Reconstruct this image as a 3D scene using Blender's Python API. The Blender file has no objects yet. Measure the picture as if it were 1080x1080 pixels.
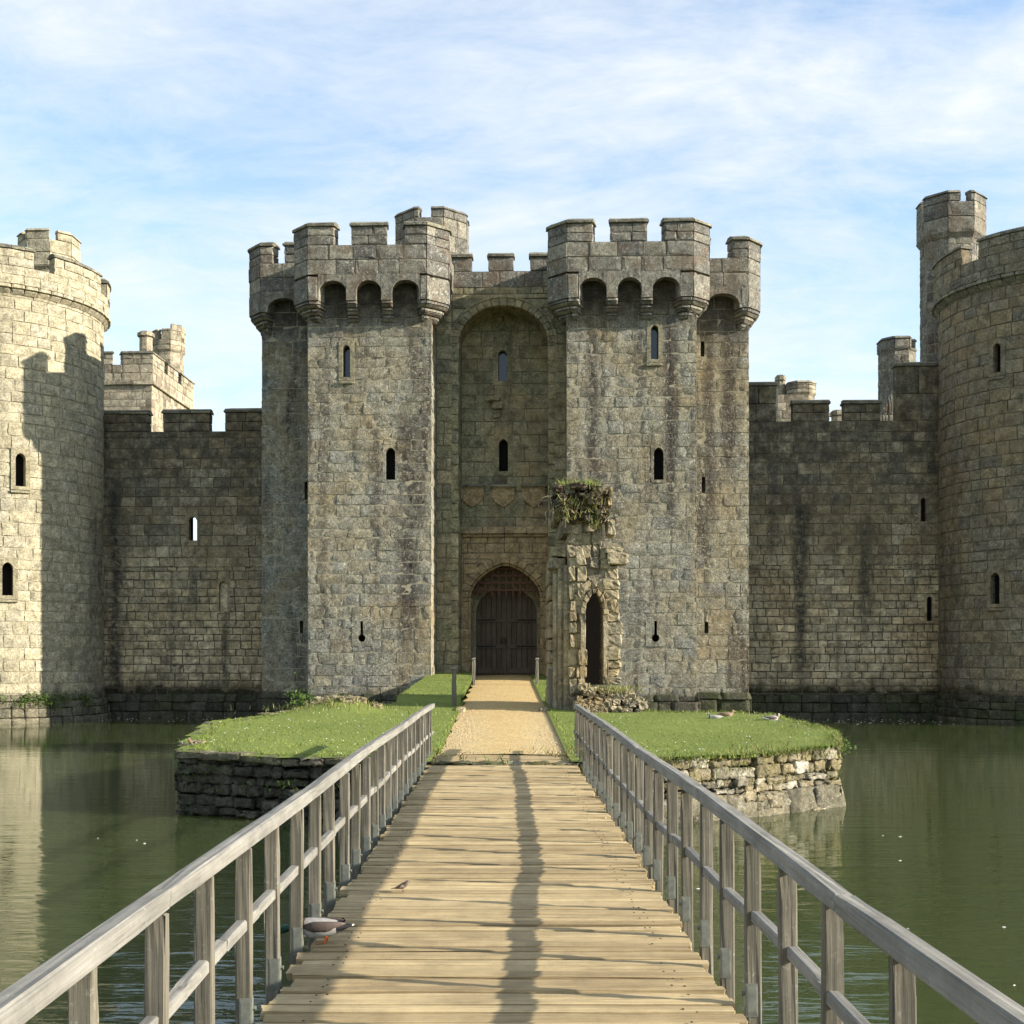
import bpy, math, random
import numpy as np

# ------------------------------------------------------------------ camera, light, exposure
SC = bpy.context.scene
COL = SC.collection
F = 1305.0                      # focal length for a picture 1080 wide
HCAM = 1.75
SUN_AZ, SUN_EL = 76.0, 20.0     # azimuth measured from -Y towards +X
cam_d = bpy.data.cameras.new("camera")
cam = bpy.data.objects.new("camera", cam_d)
COL.objects.link(cam)
cam.location = (0, 0, HCAM)
cam.rotation_euler = (math.radians(90), 0, 0)
cam_d.sensor_width = 36.0
cam_d.sensor_fit = 'HORIZONTAL'
cam_d.lens = 36.0 * F / 1080.0
cam_d.shift_x = 9.0 / 1080.0
cam_d.shift_y = 150.0 / 1080.0
cam_d.clip_start = 0.05
cam_d.clip_end = 5000
SC.camera = cam

sa, se = math.radians(SUN_AZ), math.radians(SUN_EL)
sun_dir = (math.sin(sa) * math.cos(se), -math.cos(sa) * math.cos(se), math.sin(se))
sun_d = bpy.data.lights.new("sun", 'SUN')
sun_d.energy = 5.0
sun_d.angle = math.radians(0.5)
sun_d.color = (1.0, 0.93, 0.8)
sun = bpy.data.objects.new("sun", sun_d)
COL.objects.link(sun)
sun.location = (60, -10, 40)
from mathutils import Vector
sun.rotation_euler = Vector(sun_dir).to_track_quat('Z', 'Y').to_euler()

world = bpy.data.worlds.new("World")
SC.world = world
world.use_nodes = True
wn, wl = world.node_tree.nodes, world.node_tree.links
wn.clear()
w_out = wn.new('ShaderNodeOutputWorld')
w_bg = wn.new('ShaderNodeBackground')
w_bg.inputs['Strength'].default_value = 0.13
w_sky = wn.new('ShaderNodeTexSky')
w_sky.sky_type = 'NISHITA'
w_sky.sun_disc = False
w_sky.sun_elevation = se
w_sky.sun_rotation = math.radians(180 - SUN_AZ)
w_sky.altitude = 50
w_sky.air_density = 1.0
w_sky.dust_density = 0.3
w_sky.ozone_density = 1.0
w_tc = wn.new('ShaderNodeTexCoord')
w_sep = wn.new('ShaderNodeSeparateXYZ')
wl.new(w_tc.outputs['Generated'], w_sep.inputs[0])
w_zadd = wn.new('ShaderNodeMath'); w_zadd.operation = 'ADD'; w_zadd.inputs[1].default_value = 0.22
w_zmax = wn.new('ShaderNodeMath'); w_zmax.operation = 'MAXIMUM'; w_zmax.inputs[1].default_value = 0.05
wl.new(w_sep.outputs[2], w_zmax.inputs[0]); wl.new(w_zmax.outputs[0], w_zadd.inputs[0])
w_dx = wn.new('ShaderNodeMath'); w_dx.operation = 'DIVIDE'
w_dy = wn.new('ShaderNodeMath'); w_dy.operation = 'DIVIDE'
wl.new(w_sep.outputs[0], w_dx.inputs[0]); wl.new(w_zadd.outputs[0], w_dx.inputs[1])
wl.new(w_sep.outputs[1], w_dy.inputs[0]); wl.new(w_zadd.outputs[0], w_dy.inputs[1])
w_cmb = wn.new('ShaderNodeCombineXYZ')
wl.new(w_dx.outputs[0], w_cmb.inputs[0]); wl.new(w_dy.outputs[0], w_cmb.inputs[1])


def w_noise(scale, detail, rough, dist, rot, stretch, off):
    mp = wn.new('ShaderNodeMapping')
    mp.inputs['Rotation'].default_value = (0, 0, math.radians(rot))
    mp.inputs['Scale'].default_value = stretch
    mp.inputs['Location'].default_value = off
    wl.new(w_cmb.outputs[0], mp.inputs[0])
    n = wn.new('ShaderNodeTexNoise')
    n.inputs['Scale'].default_value = scale
    n.inputs['Detail'].default_value = detail
    n.inputs['Roughness'].default_value = rough
    n.inputs['Distortion'].default_value = dist
    wl.new(mp.outputs[0], n.inputs['Vector'])
    return n


wn1 = w_noise(1.6, 9, 0.62, 0.5, 24, (0.95, 1.3, 1), (3.1, 1.7, 0))
wn2 = w_noise(6.5, 10, 0.7, 0.9, 38, (0.75, 1.5, 1), (0.4, 5.2, 0))
w_add = wn.new('ShaderNodeMath'); w_add.operation = 'MULTIPLY_ADD'; w_add.inputs[1].default_value = 0.34
wl.new(wn2.outputs[0], w_add.inputs[0]); wl.new(wn1.outputs[0], w_add.inputs[2])
w_ramp = wn.new('ShaderNodeValToRGB')
w_ramp.color_ramp.elements[0].position = 0.53; w_ramp.color_ramp.elements[0].color = (0.20, 0.20, 0.20, 1)
w_ramp.color_ramp.elements[1].position = 0.86; w_ramp.color_ramp.elements[1].color = (0.96, 0.96, 0.96, 1)
wl.new(w_add.outputs[0], w_ramp.inputs[0])
w_mix = wn.new('ShaderNodeMix'); w_mix.data_type = 'RGBA'
w_mix.inputs[7].default_value = (3.45, 3.6, 3.7, 1)
wl.new(w_ramp.outputs[0], w_mix.inputs[0])
w_tint = wn.new('ShaderNodeMix'); w_tint.data_type = 'RGBA'; w_tint.blend_type = 'MULTIPLY'; w_tint.inputs[0].default_value = 1.0
w_tint.inputs[7].default_value = (0.90, 1.03, 1.10, 1)
wl.new(w_sky.outputs[0], w_tint.inputs[6]); wl.new(w_tint.outputs[2], w_mix.inputs[6])
wl.new(w_mix.outputs[2], w_bg.inputs[0])
wl.new(w_bg.outputs[0], w_out.inputs[0])

SC.view_settings.view_transform = 'Standard'
SC.view_settings.look = 'None'
SC.view_settings.gamma = 1.0
SC.view_settings.exposure = 1.15

# ------------------------------------------------------------------ frames and helpers
TH = math.radians(-2.2)          # the castle front is turned a little against the bridge
YG = 48.0
CT, ST = math.cos(TH), math.sin(TH)


def c2w(x, y, z=0.0):
    return (CT * x - ST * y, ST * x + CT * y + YG, z)


def at(px, py, yl):
    """point of the castle plane y = yl seen at pixel (px, py) of the photograph: local x and z"""
    dx, dz = (px - 531.0) / F, (690.0 - py) / F
    # local y of t*(dx,1): rotate by -TH
    a = -ST * dx + CT
    t = (yl + CT * YG) / a
    x = CT * (t * dx) + ST * (t - YG)
    return x, HCAM + t * dz


BASE = {}
ROT = {}


def props(o, label=None, cat=None, group=None, kind=None):
    if label: o['label'] = label
    if cat: o['category'] = cat
    if group: o['group'] = group
    if kind: o['kind'] = kind
    return o


def thing(name, label, cat, base=(0, 0, 0), castle=False, group=None):
    o = bpy.data.objects.new(name, None)
    o.empty_display_size = 0.3
    COL.objects.link(o)
    if castle:
        o.location = c2w(*base)
        o.rotation_euler = (0, 0, TH)
    else:
        o.location = base
    BASE[o.name] = base
    return props(o, label, cat, group)


def link_mesh(name, me, parent=None, base=(0, 0, 0), castle=False):
    o = bpy.data.objects.new(name, me)
    COL.objects.link(o)
    if parent is not None:
        o.parent = parent
        BASE[o.name] = BASE[parent.name]
    else:
        BASE[o.name] = base
        if castle:
            o.location = c2w(*base); o.rotation_euler = (0, 0, TH)
        else:
            o.location = base
    return o


class MB:
    def __init__(self):
        self.v, self.q, self.t, self.qm, self.tm, self.n = [], [], [], [], [], 0

    def add(self, v, q=None, t=None, m=0):
        v = np.asarray(v, dtype=np.float64).reshape(-1, 3)
        if q is not None and len(q):
            q = np.asarray(q, dtype=np.int64).reshape(-1, 4)
            self.q.append(q + self.n); self.qm.append(np.full(len(q), m))
        if t is not None and len(t):
            t = np.asarray(t, dtype=np.int64).reshape(-1, 3)
            self.t.append(t + self.n); self.tm.append(np.full(len(t), m))
        self.v.append(v)
        self.n += len(v)

    def mesh(self, name, mats, base=(0, 0, 0), smooth=False):
        v = np.concatenate(self.v) - np.array(base)
        q = np.concatenate(self.q) if self.q else np.zeros((0, 4), int)
        t = np.concatenate(self.t) if self.t else np.zeros((0, 3), int)
        mi = np.concatenate(self.qm + self.tm) if (self.qm or self.tm) else np.zeros(0, int)
        me = bpy.data.meshes.new(name)
        me.vertices.add(len(v)); me.vertices.foreach_set('co', v.ravel())
        loops = np.concatenate([q.ravel(), t.ravel()])
        me.loops.add(len(loops)); me.loops.foreach_set('vertex_index', loops.astype(np.int32))
        ls = np.concatenate([np.arange(len(q)) * 4, len(q) * 4 + np.arange(len(t)) * 3])
        me.polygons.add(len(q) + len(t))
        me.polygons.foreach_set('loop_start', ls.astype(np.int32))
        if not isinstance(mats, (list, tuple)): mats = [mats]
        for m in mats: me.materials.append(m)
        me.polygons.foreach_set('material_index', mi.astype(np.int32))
        me.update(calc_edges=True)
        me.validate()
        me.polygons.foreach_set('use_smooth', np.full(len(me.polygons), bool(smooth)))
        me.update()
        return me

    def build(self, name, mats, parent=None, base=(0, 0, 0), castle=False, smooth=False):
        b = BASE[parent.name] if parent is not None else base
        return link_mesh(name, self.mesh(name, mats, b, smooth), parent, base, castle)


RNG = np.random.default_rng(7)


def cube_grid(ps):
    n = len(ps); idx = {}; pts = []; ij = []
    def vid(i, j, k):
        key = (i, j, k)
        if key not in idx:
            idx[key] = len(pts); pts.append((ps[i], ps[j], ps[k])); ij.append(key)
        return idx[key]
    quads = []
    for a in range(n - 1):
        for b in range(n - 1):
            for (ax, side) in ((0, 0), (0, 1), (1, 0), (1, 1), (2, 0), (2, 1)):
                s = 0 if side == 0 else n - 1
                c = [(a, b), (a + 1, b), (a + 1, b + 1), (a, b + 1)]
                if ax == 0: f = [vid(s, x, y) for x, y in c]
                elif ax == 1: f = [vid(y, s, x) for x, y in c]
                else: f = [vid(x, y, s) for x, y in c]
                if side == 0: f = f[::-1]
                quads.append(f)
    ij = np.array(ij)
    ext = (ij == 0) | (ij == n - 1)
    return np.array(pts), np.array(quads), ext


G4 = cube_grid([0, .16, .84, 1])
G5 = cube_grid([0, .12, .37, .63, .88, 1])


def hexa(mb, c, bev=0.02, jit=0.004, m=0, grid=None, rng=RNG):
    """closed rough block; c[a][b][d] = 8 corners, a along, b outer->inner, d low->high"""
    P, Q, E = grid if grid is not None else G4
    c = np.asarray(c, dtype=float)
    la = np.linalg.norm(c[1, 0, 0] - c[0, 0, 0]) + 1e-6
    lb = np.linalg.norm(c[0, 1, 0] - c[0, 0, 0]) + 1e-6
    lc = np.linalg.norm(c[0, 0, 1] - c[0, 0, 0]) + 1e-6
    p = P.copy()
    multi = E.sum(1) >= 2
    for ax, L in ((0, la), (1, lb), (2, lc)):
        s = np.minimum(bev / L, .3)
        e = multi & E[:, ax]
        p[e, ax] = np.where(p[e, ax] < .5, s * .55, 1 - s * .55)
    a, b, d = p[:, :1], p[:, 1:2], p[:, 2:3]
    v = ((1 - a) * ((1 - b) * ((1 - d) * c[0, 0, 0] + d * c[0, 0, 1]) + b * ((1 - d) * c[0, 1, 0] + d * c[0, 1, 1])) +
         a * ((1 - b) * ((1 - d) * c[1, 0, 0] + d * c[1, 0, 1]) + b * ((1 - d) * c[1, 1, 0] + d * c[1, 1, 1])))
    if jit: v = v + rng.normal(0, jit, v.shape)
    mb.add(v, Q, m=m)


def box(mb, x0, x1, y0, y1, z0, z1, bev=0.01, jit=0.0, m=0, grid=None):
    c = np.zeros((2, 2, 2, 3))
    for a, x in enumerate((x0, x1)):
        for b, y in enumerate((y0, y1)):
            for d, z in enumerate((z0, z1)):
                c[a, b, d] = (x, y, z)
    hexa(mb, c, bev, jit, m, grid)


def quad(mb, a, b, c, d, m=0):
    mb.add([a, b, c, d], [[0, 1, 2, 3]], m=m)


class Poly:
    """plan outline; outward is on the right of the direction of travel"""
    def __init__(self, pts, closed=False):
        self.p = np.array(pts, float)
        self.closed = closed
        if closed: self.p = np.vstack([self.p, self.p[:1]])
        d = np.diff(self.p, axis=0)
        self.L = np.linalg.norm(d, axis=1)
        self.s = np.concatenate([[0], np.cumsum(self.L)])
        t = d / self.L[:, None]
        nin = np.stack([-t[:, 1], t[:, 0]], 1)
        n = len(self.p); self.mit = np.zeros((n, 2))
        for i in range(n):
            if i == 0: a, b = (nin[-1], nin[0]) if closed else (nin[0], nin[0])
            elif i == n - 1: a, b = (nin[-1], nin[0]) if closed else (nin[-1], nin[-1])
            else: a, b = nin[i - 1], nin[i]
            self.mit[i] = (a + b) / (1 + np.dot(a, b))

    def pos(self, s, inset, seg=None):
        i = seg if seg is not None else int(min(max(np.searchsorted(self.s, s, 'right') - 1, 0), len(self.L) - 1))
        t = (s - self.s[i]) / self.L[i]
        a = self.p[i] + self.mit[i] * inset
        b = self.p[i + 1] + self.mit[i + 1] * inset
        return a + (b - a) * t

    def spans(self, s0, s1):
        br = [s0] + [x for x in self.s if s0 + 1e-4 < x < s1 - 1e-4] + [s1]
        for a, b in zip(br[:-1], br[1:]):
            i = int(min(max(np.searchsorted(self.s, (a + b) / 2, 'right') - 1, 0), len(self.L) - 1))
            yield a, b, i

    def piece(self, mb, s0, s1, i0, i1, z0, z1, ti0=None, ti1=None, stone=None, bev=.02, jit=.005, gap=.006, m=0, zn=0.0, grid=None):
        """blocks between arc lengths s0..s1, from inset i0 (outer) to i1, ti* = insets at the top"""
        if ti0 is None: ti0 = i0
        if ti1 is None: ti1 = i1
        for a, b, i in self.spans(s0, s1):
            cuts = [a, b]
            if stone:
                n = max(1, int(round((b - a) / stone)))
                cuts = list(np.linspace(a, b, n + 1))
                for k in range(1, n): cuts[k] += RNG.uniform(-.22, .22) * (b - a) / n
            for u, w in zip(cuts[:-1], cuts[1:]):
                g0 = gap if u > a + 1e-6 or stone else 0
                g1 = gap if w < b - 1e-6 or stone else 0
                c = np.zeros((2, 2, 2, 3))
                off = RNG.normal(0, zn) if zn else 0
                for ai, s in enumerate((u + g0, w - g1)):
                    for bi in (0, 1):
                        for di in (0, 1):
                            ins = ((i0, i1), (ti0, ti1))[di][bi] + (off if bi == 0 else 0)
                            xy = self.pos(s, ins, i)
                            c[ai, bi, di] = (xy[0], xy[1], (z0 + gap, z1 - gap)[di])
                hexa(mb, c, bev, jit, m, grid)


class Hole:
    """opening in a wall face: u range, v range and an optional arched head"""
    def __init__(self, u0, u1, v0, v1, spring=None, pointed=False):
        self.u0, self.u1, self.v0, self.v1, self.sp, self.pt = u0, u1, v0, v1, spring, pointed

    def at(self, v):
        if v < self.v0 or v > self.v1: return None
        if self.sp is None or v <= self.sp: return (self.u0, self.u1)
        h = (self.u1 - self.u0) / 2; c = (self.u0 + self.u1) / 2
        w = h * math.sqrt(max(0, 1 - ((v - self.sp) / (self.v1 - self.sp)) ** 2))
        return (c - w, c + w)


def subtract(a, b, cuts):
    iv = [(a, b)]
    for c in cuts:
        if c is None: continue
        out = []
        for x, y in iv:
            if c[1] <= x or c[0] >= y: out.append((x, y)); continue
            if c[0] > x: out.append((x, c[0]))
            if c[1] < y: out.append((c[1], y))
        iv = out
    return [(x, y) for x, y in iv if y - x > 0.04]


SU = np.array([0, 0.0, .28, .52, .76, 1.0, 1.0])
SV = np.array([0, 0.0, .35, .68, 1.0, 1.0])


def block_grid(nu, nv):
    i, j = np.meshgrid(np.arange(nu - 1), np.arange(nv - 1), indexing='ij')
    a = (i * nv + j).ravel()
    return np.stack([a, a + nv, a + nv + 1, a + 1], 1)


FQ = block_grid(len(SU) - 2, len(SV) - 2)
_a, _b = len(SU) - 2, len(SV) - 2
_r = [(i, 1) for i in range(1, _a + 1)] + [(_a, j) for j in range(2, _b + 1)] + [(i, _b) for i in range(_a - 1, 0, -1)] + [(1, j) for j in range(_b - 1, 1, -1)]
RI = np.array([r[0] for r in _r]); RJ = np.array([r[1] for r in _r])


def ashlar(mb, p0, p1, z0, z1, holes=(), rh=(.40, .56), bl=(.55, 1.15), rough=.007, proud=.007, tilt=.010, cyl=None, gap=.010,
           mi=(0, 1), edge=.004, wob=.012, bed=-.015):
    """courses of separate rough stones in front of a mortar bed. cyl=(cx,cy,R,a0,a1): angle from -Y towards +X"""
    if cyl:
        cx, cy, R, a0, a1 = cyl
        W = R * (a1 - a0)
        def mp(u, v, d):
            a = a0 + u / R
            return np.stack([cx + (R + d) * np.sin(a), cy - (R + d) * np.cos(a), v], -1)
    else:
        p0 = np.array(p0, float); p1 = np.array(p1, float)
        W = np.linalg.norm(p1 - p0); du = (p1 - p0) / W
        nn = np.array([du[1], -du[0]])
        def mp(u, v, d):
            return np.stack([p0[0] + du[0] * u + nn[0] * d, p0[1] + du[1] * u + nn[1] * d, v], -1)
    # courses
    rows = [z0]
    while rows[-1] < z1 - rh[0] * .6:
        h = RNG.uniform(*rh)
        if z1 - rows[-1] - h < rh[0] * .6: h = z1 - rows[-1]
        rows.append(min(z1, rows[-1] + h))
    rects = []
    for v0, v1 in zip(rows[:-1], rows[1:]):
        hs = [h for h in holes if h.v0 < v1 - .01 and h.v1 > v0 + .01]
        for a, b in subtract(0, W, [(h.u0, h.u1) for h in hs]):
            u = a; first = True
            while u < b - 1e-3:
                L = RNG.uniform(*bl) * (RNG.uniform(.45, 1) if first else 1); first = False
                if b - u - L < bl[0] * .55: L = b - u
                rects.append((u, u + L, v0, v1)); u += L
        for h in hs:      # what is left above, below and beside an arched head
            br = sorted({v0, v1, *[x for x in (h.v0, h.sp or h.v1, h.v1) if v0 < x < v1]})
            for s0, s1 in zip(br[:-1], br[1:]):
                lo = max(h.u0, 0); hi = min(h.u1, W)
                for a, b in subtract(lo, hi, [h.at((s0 + s1) / 2)]):
                    if s1 - s0 > .05: rects.append((a, b, s0, s1))
    R4 = np.array(rects)
    n = len(R4)
    w = R4[:, 1] - R4[:, 0]; hh = R4[:, 3] - R4[:, 2]
    nu, nv = len(SU), len(SV)
    u = np.zeros((n, nu, nv)); v = np.zeros((n, nu, nv)); d = np.zeros((n, nu, nv))
    g = np.minimum(gap * RNG.uniform(.5, 1.9, n), w * .2)
    eu = np.minimum(edge, w * .2); ev = np.minimum(edge, hh * .2)
    ul = R4[:, 0] + g; ur = R4[:, 1] - g; vl = R4[:, 2] + g; vr = R4[:, 3] - g
    for k in range(nu):
        if k == 0: x = ul
        elif k == nu - 1: x = ur
        else: x = (ul + eu) + (ur - ul - 2 * eu) * SU[k]
        u[:, k, :] = x[:, None]
    for k in range(nv):
        if k == 0: x = vl
        elif k == nv - 1: x = vr
        else: x = (vl + ev) + (vr - vl - 2 * ev) * SV[k]
        v[:, :, k] = x[:, None]
    j = RNG.normal(0, 1, (n, nu, nv))
    u[:, 1:-1, 1:-1] += RNG.normal(0, wob * .6, (n, nu - 2, nv - 2))
    v[:, 1:-1, 1:-1] += RNG.normal(0, wob * .6, (n, nu - 2, nv - 2))
    tu = RNG.normal(0, tilt, n); tv = RNG.normal(0, tilt, n); off = RNG.normal(0, proud, n)
    cu = (u - R4[:, :1, None] - w[:, None, None] / 2); cv = (v - R4[:, 2:3, None] - hh[:, None, None] / 2)
    d = off[:, None, None] + tu[:, None, None] * cu + tv[:, None, None] * cv + j * rough
    d[:, 2:-2, 2:-2] += .004
    d += .009
    d[:, 1, :] -= .006; d[:, -2, :] -= .006; d[:, :, 1] -= .006; d[:, :, -2] -= .006
    d[:, 0, :] = d[:, -1, :] = -.045
    d[:, :, 0] = d[:, :, -1] = -.045
    V = mp(u, v, d)[:, 1:-1, 1:-1].reshape(-1, 3)
    Q = (FQ[None] + (np.arange(n) * (nu - 2) * (nv - 2))[:, None, None]).reshape(-1, 4)
    mb.add(V, Q, m=mi[0])
    # flanks of the stones
    fu, fv, fd = (x[:, RI, RJ] for x in (u, v, d))
    k = len(RI)
    lo = mp(fu, fv, np.full_like(fd, -.045)); V = np.concatenate([mp(fu, fv, fd), lo], 1).reshape(-1, 3)
    i = np.arange(k); q = np.stack([i, i + k, (i + 1) % k + k, (i + 1) % k], 1)
    mb.add(V, (q[None] + (np.arange(n) * 2 * k)[:, None, None]).reshape(-1, 4), m=mi[0])
    # mortar bed
    vs = sorted({z0, z1, *[x for h in holes for x in (h.v0, h.v1) if z0 < x < z1]})
    for h in holes:
        if h.sp is not None: vs += list(np.linspace(h.sp, h.v1, 14))
    vs = sorted({round(x, 4) for x in vs if z0 <= x <= z1})
    for s0, s1 in zip(vs[:-1], vs[1:]):
        if s1 - s0 < 1e-3: continue
        for a, b in subtract(0, W, [h.at((s0 + s1) / 2) for h in holes]):
            k = max(1, int((b - a) / .3)) if cyl else 1
            us = np.linspace(a, b, k + 1)
            lo = mp(us, np.full(k + 1, s0), np.full(k + 1, bed)); hi = mp(us, np.full(k + 1, s1), np.full(k + 1, bed))
            idx = np.arange(k)
            mb.add(np.vstack([lo, hi]), np.stack([idx, idx + 1, idx + k + 2, idx + k + 1], 1), m=mi[1])


def arch_curve(uc, hw, zs, rise, pointed=False, n=14):
    if pointed == 2:
        a = np.linspace(math.pi, 0, n + 1)
        return np.stack([uc + hw * np.cos(a), zs + rise * (.74 * np.sin(a) + .26 * (1 - np.abs(np.cos(a))))], 1)
    if not pointed:
        a = np.linspace(math.pi, 0, n + 1)
        return np.stack([uc + hw * np.cos(a), zs + rise * np.sin(a)], 1)
    R = (rise * rise + hw * hw) / (2 * hw)
    am = math.asin(min(1, rise / R)) if R > hw else math.pi / 2
    a = np.linspace(0, am, n // 2 + 1)
    left = np.stack([uc - hw + R - R * np.cos(a), zs + R * np.sin(a)], 1)
    right = left[::-1].copy(); right[:, 0] = 2 * uc - right[:, 0]
    return np.vstack([left, right[1:]])


def panel(mb, p0, p1, u0, u1, z0, z1, ops, t, d=0.0, m=0, sides=True):
    """flat wall piece with arched openings. ops: (uc, hw, zbottom, zspring, rise, pointed); d = how proud, t = thickness"""
    p0 = np.array(p0, float); p1 = np.array(p1, float)
    du = (p1 - p0) / np.linalg.norm(p1 - p0); nn = np.array([du[1], -du[0]])
    def P(u, z, dd):
        return (p0[0] + du[0] * u + nn[0] * dd, p0[1] + du[1] * u + nn[1] * dd, z)
    x = u0
    for (uc, hw, zb, zs, rise, pt) in sorted(ops):
        quad(mb, P(x, z0, d), P(uc - hw, z0, d), P(uc - hw, z1, d), P(x, z1, d), m)
        if sides: quad(mb, P(x, z0, d - t), P(uc - hw, z0, d - t), P(uc - hw, z0, d), P(x, z0, d), m)
        cv = arch_curve(uc, hw, zs, rise, pt)
        for (a, b), (c, e) in zip(cv[:-1], cv[1:]):
            quad(mb, P(a, b, d), P(c, e, d), P(c, z1, d), P(a, z1, d), m)
        ring = [(uc - hw, zb)] + [tuple(q) for q in cv] + [(uc + hw, zb)]
        for (a, b), (c, e) in zip(ring[:-1], ring[1:]):
            if abs(a - c) + abs(b - e) < 1e-6: continue
            quad(mb, P(a, b, d), P(a, b, d - t), P(c, e, d - t), P(c, e, d), m)
        if zb > z0 + 1e-4:
            quad(mb, P(uc - hw, z0, d), P(uc + hw, z0, d), P(uc + hw, zb, d), P(uc - hw, zb, d), m)
            quad(mb, P(uc - hw, zb, d), P(uc + hw, zb, d), P(uc + hw, zb, d - t), P(uc - hw, zb, d - t), m)
        x = uc + hw
    quad(mb, P(x, z0, d), P(u1, z0, d), P(u1, z1, d), P(x, z1, d), m)
    if sides:
        quad(mb, P(u0, z1, d), P(u1, z1, d), P(u1, z1, d - t), P(u0, z1, d - t), m)
        quad(mb, P(x, z0, d - t), P(u1, z0, d - t), P(u1, z0, d), P(x, z0, d), m)
        quad(mb, P(u0, z0, d - t), P(u0, z0, d), P(u0, z1, d), P(u0, z1, d - t), m)
        quad(mb, P(u1, z0, d), P(u1, z0, d - t), P(u1, z1, d - t), P(u1, z1, d), m)


def voussoirs(mb, p0, p1, op, w, d, t, n=13, m=0, jit=.004):
    uc, hw, zb, zs, rise, pt = op
    p0 = np.array(p0, float); p1 = np.array(p1, float)
    du = (p1 - p0) / np.linalg.norm(p1 - p0); nn = np.array([du[1], -du[0]])
    ci = arch_curve(uc, hw, zs, rise, pt, 2 * n); co = arch_curve(uc, hw + w, zs, rise + w, pt, 2 * n)
    k = len(ci) - 1; st = [round(i * k / n) for i in range(n + 1)]
    for a, b in zip(st[:-1], st[1:]):
        c = np.zeros((2, 2, 2, 3))
        for ai, q in enumerate((a, b)):
            for di, cc in enumerate((ci, co)):
                for bi, dd in enumerate((d, d - t)):
                    c[ai, bi, di] = (p0[0] + du[0] * cc[q][0] + nn[0] * dd, p0[1] + du[1] * cc[q][0] + nn[1] * dd, cc[q][1])
        hexa(mb, c, .02, jit, m)


def tube(mb, pts, rad, n=8, m=0, cap=True):
    """round tube along points with a radius (or (rx,rz)) at every point"""
    pts = np.array(pts, float); k = len(pts)
    rings = []
    for i in range(k):
        t = pts[min(i + 1, k - 1)] - pts[max(i - 1, 0)]
        t /= np.linalg.norm(t) + 1e-9
        up = np.array([0, 0, 1.0]) if abs(t[2]) < .95 else np.array([0, 1.0, 0])
        s = np.cross(t, up); s /= np.linalg.norm(s); w = np.cross(s, t)
        r = rad[i] if not np.isscalar(rad) else rad
        rx, rz = (r, r) if np.isscalar(r) else r
        a = np.linspace(0, 2 * math.pi, n, endpoint=False)
        rings.append(pts[i] + np.cos(a)[:, None] * s * rx + np.sin(a)[:, None] * w * rz)
    V = np.vstack(rings); Q = []
    for i in range(k - 1):
        for j in range(n):
            Q.append([i * n + j, i * n + (j + 1) % n, (i + 1) * n + (j + 1) % n, (i + 1) * n + j])
    T = []
    if cap:
        V = np.vstack([V, pts[:1], pts[-1:]])
        for j in range(n):
            T.append([k * n, (j + 1) % n, j]); T.append([k * n + 1, (k - 1) * n + j, (k - 1) * n + (j + 1) % n])
    mb.add(V, Q, T, m)


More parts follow.
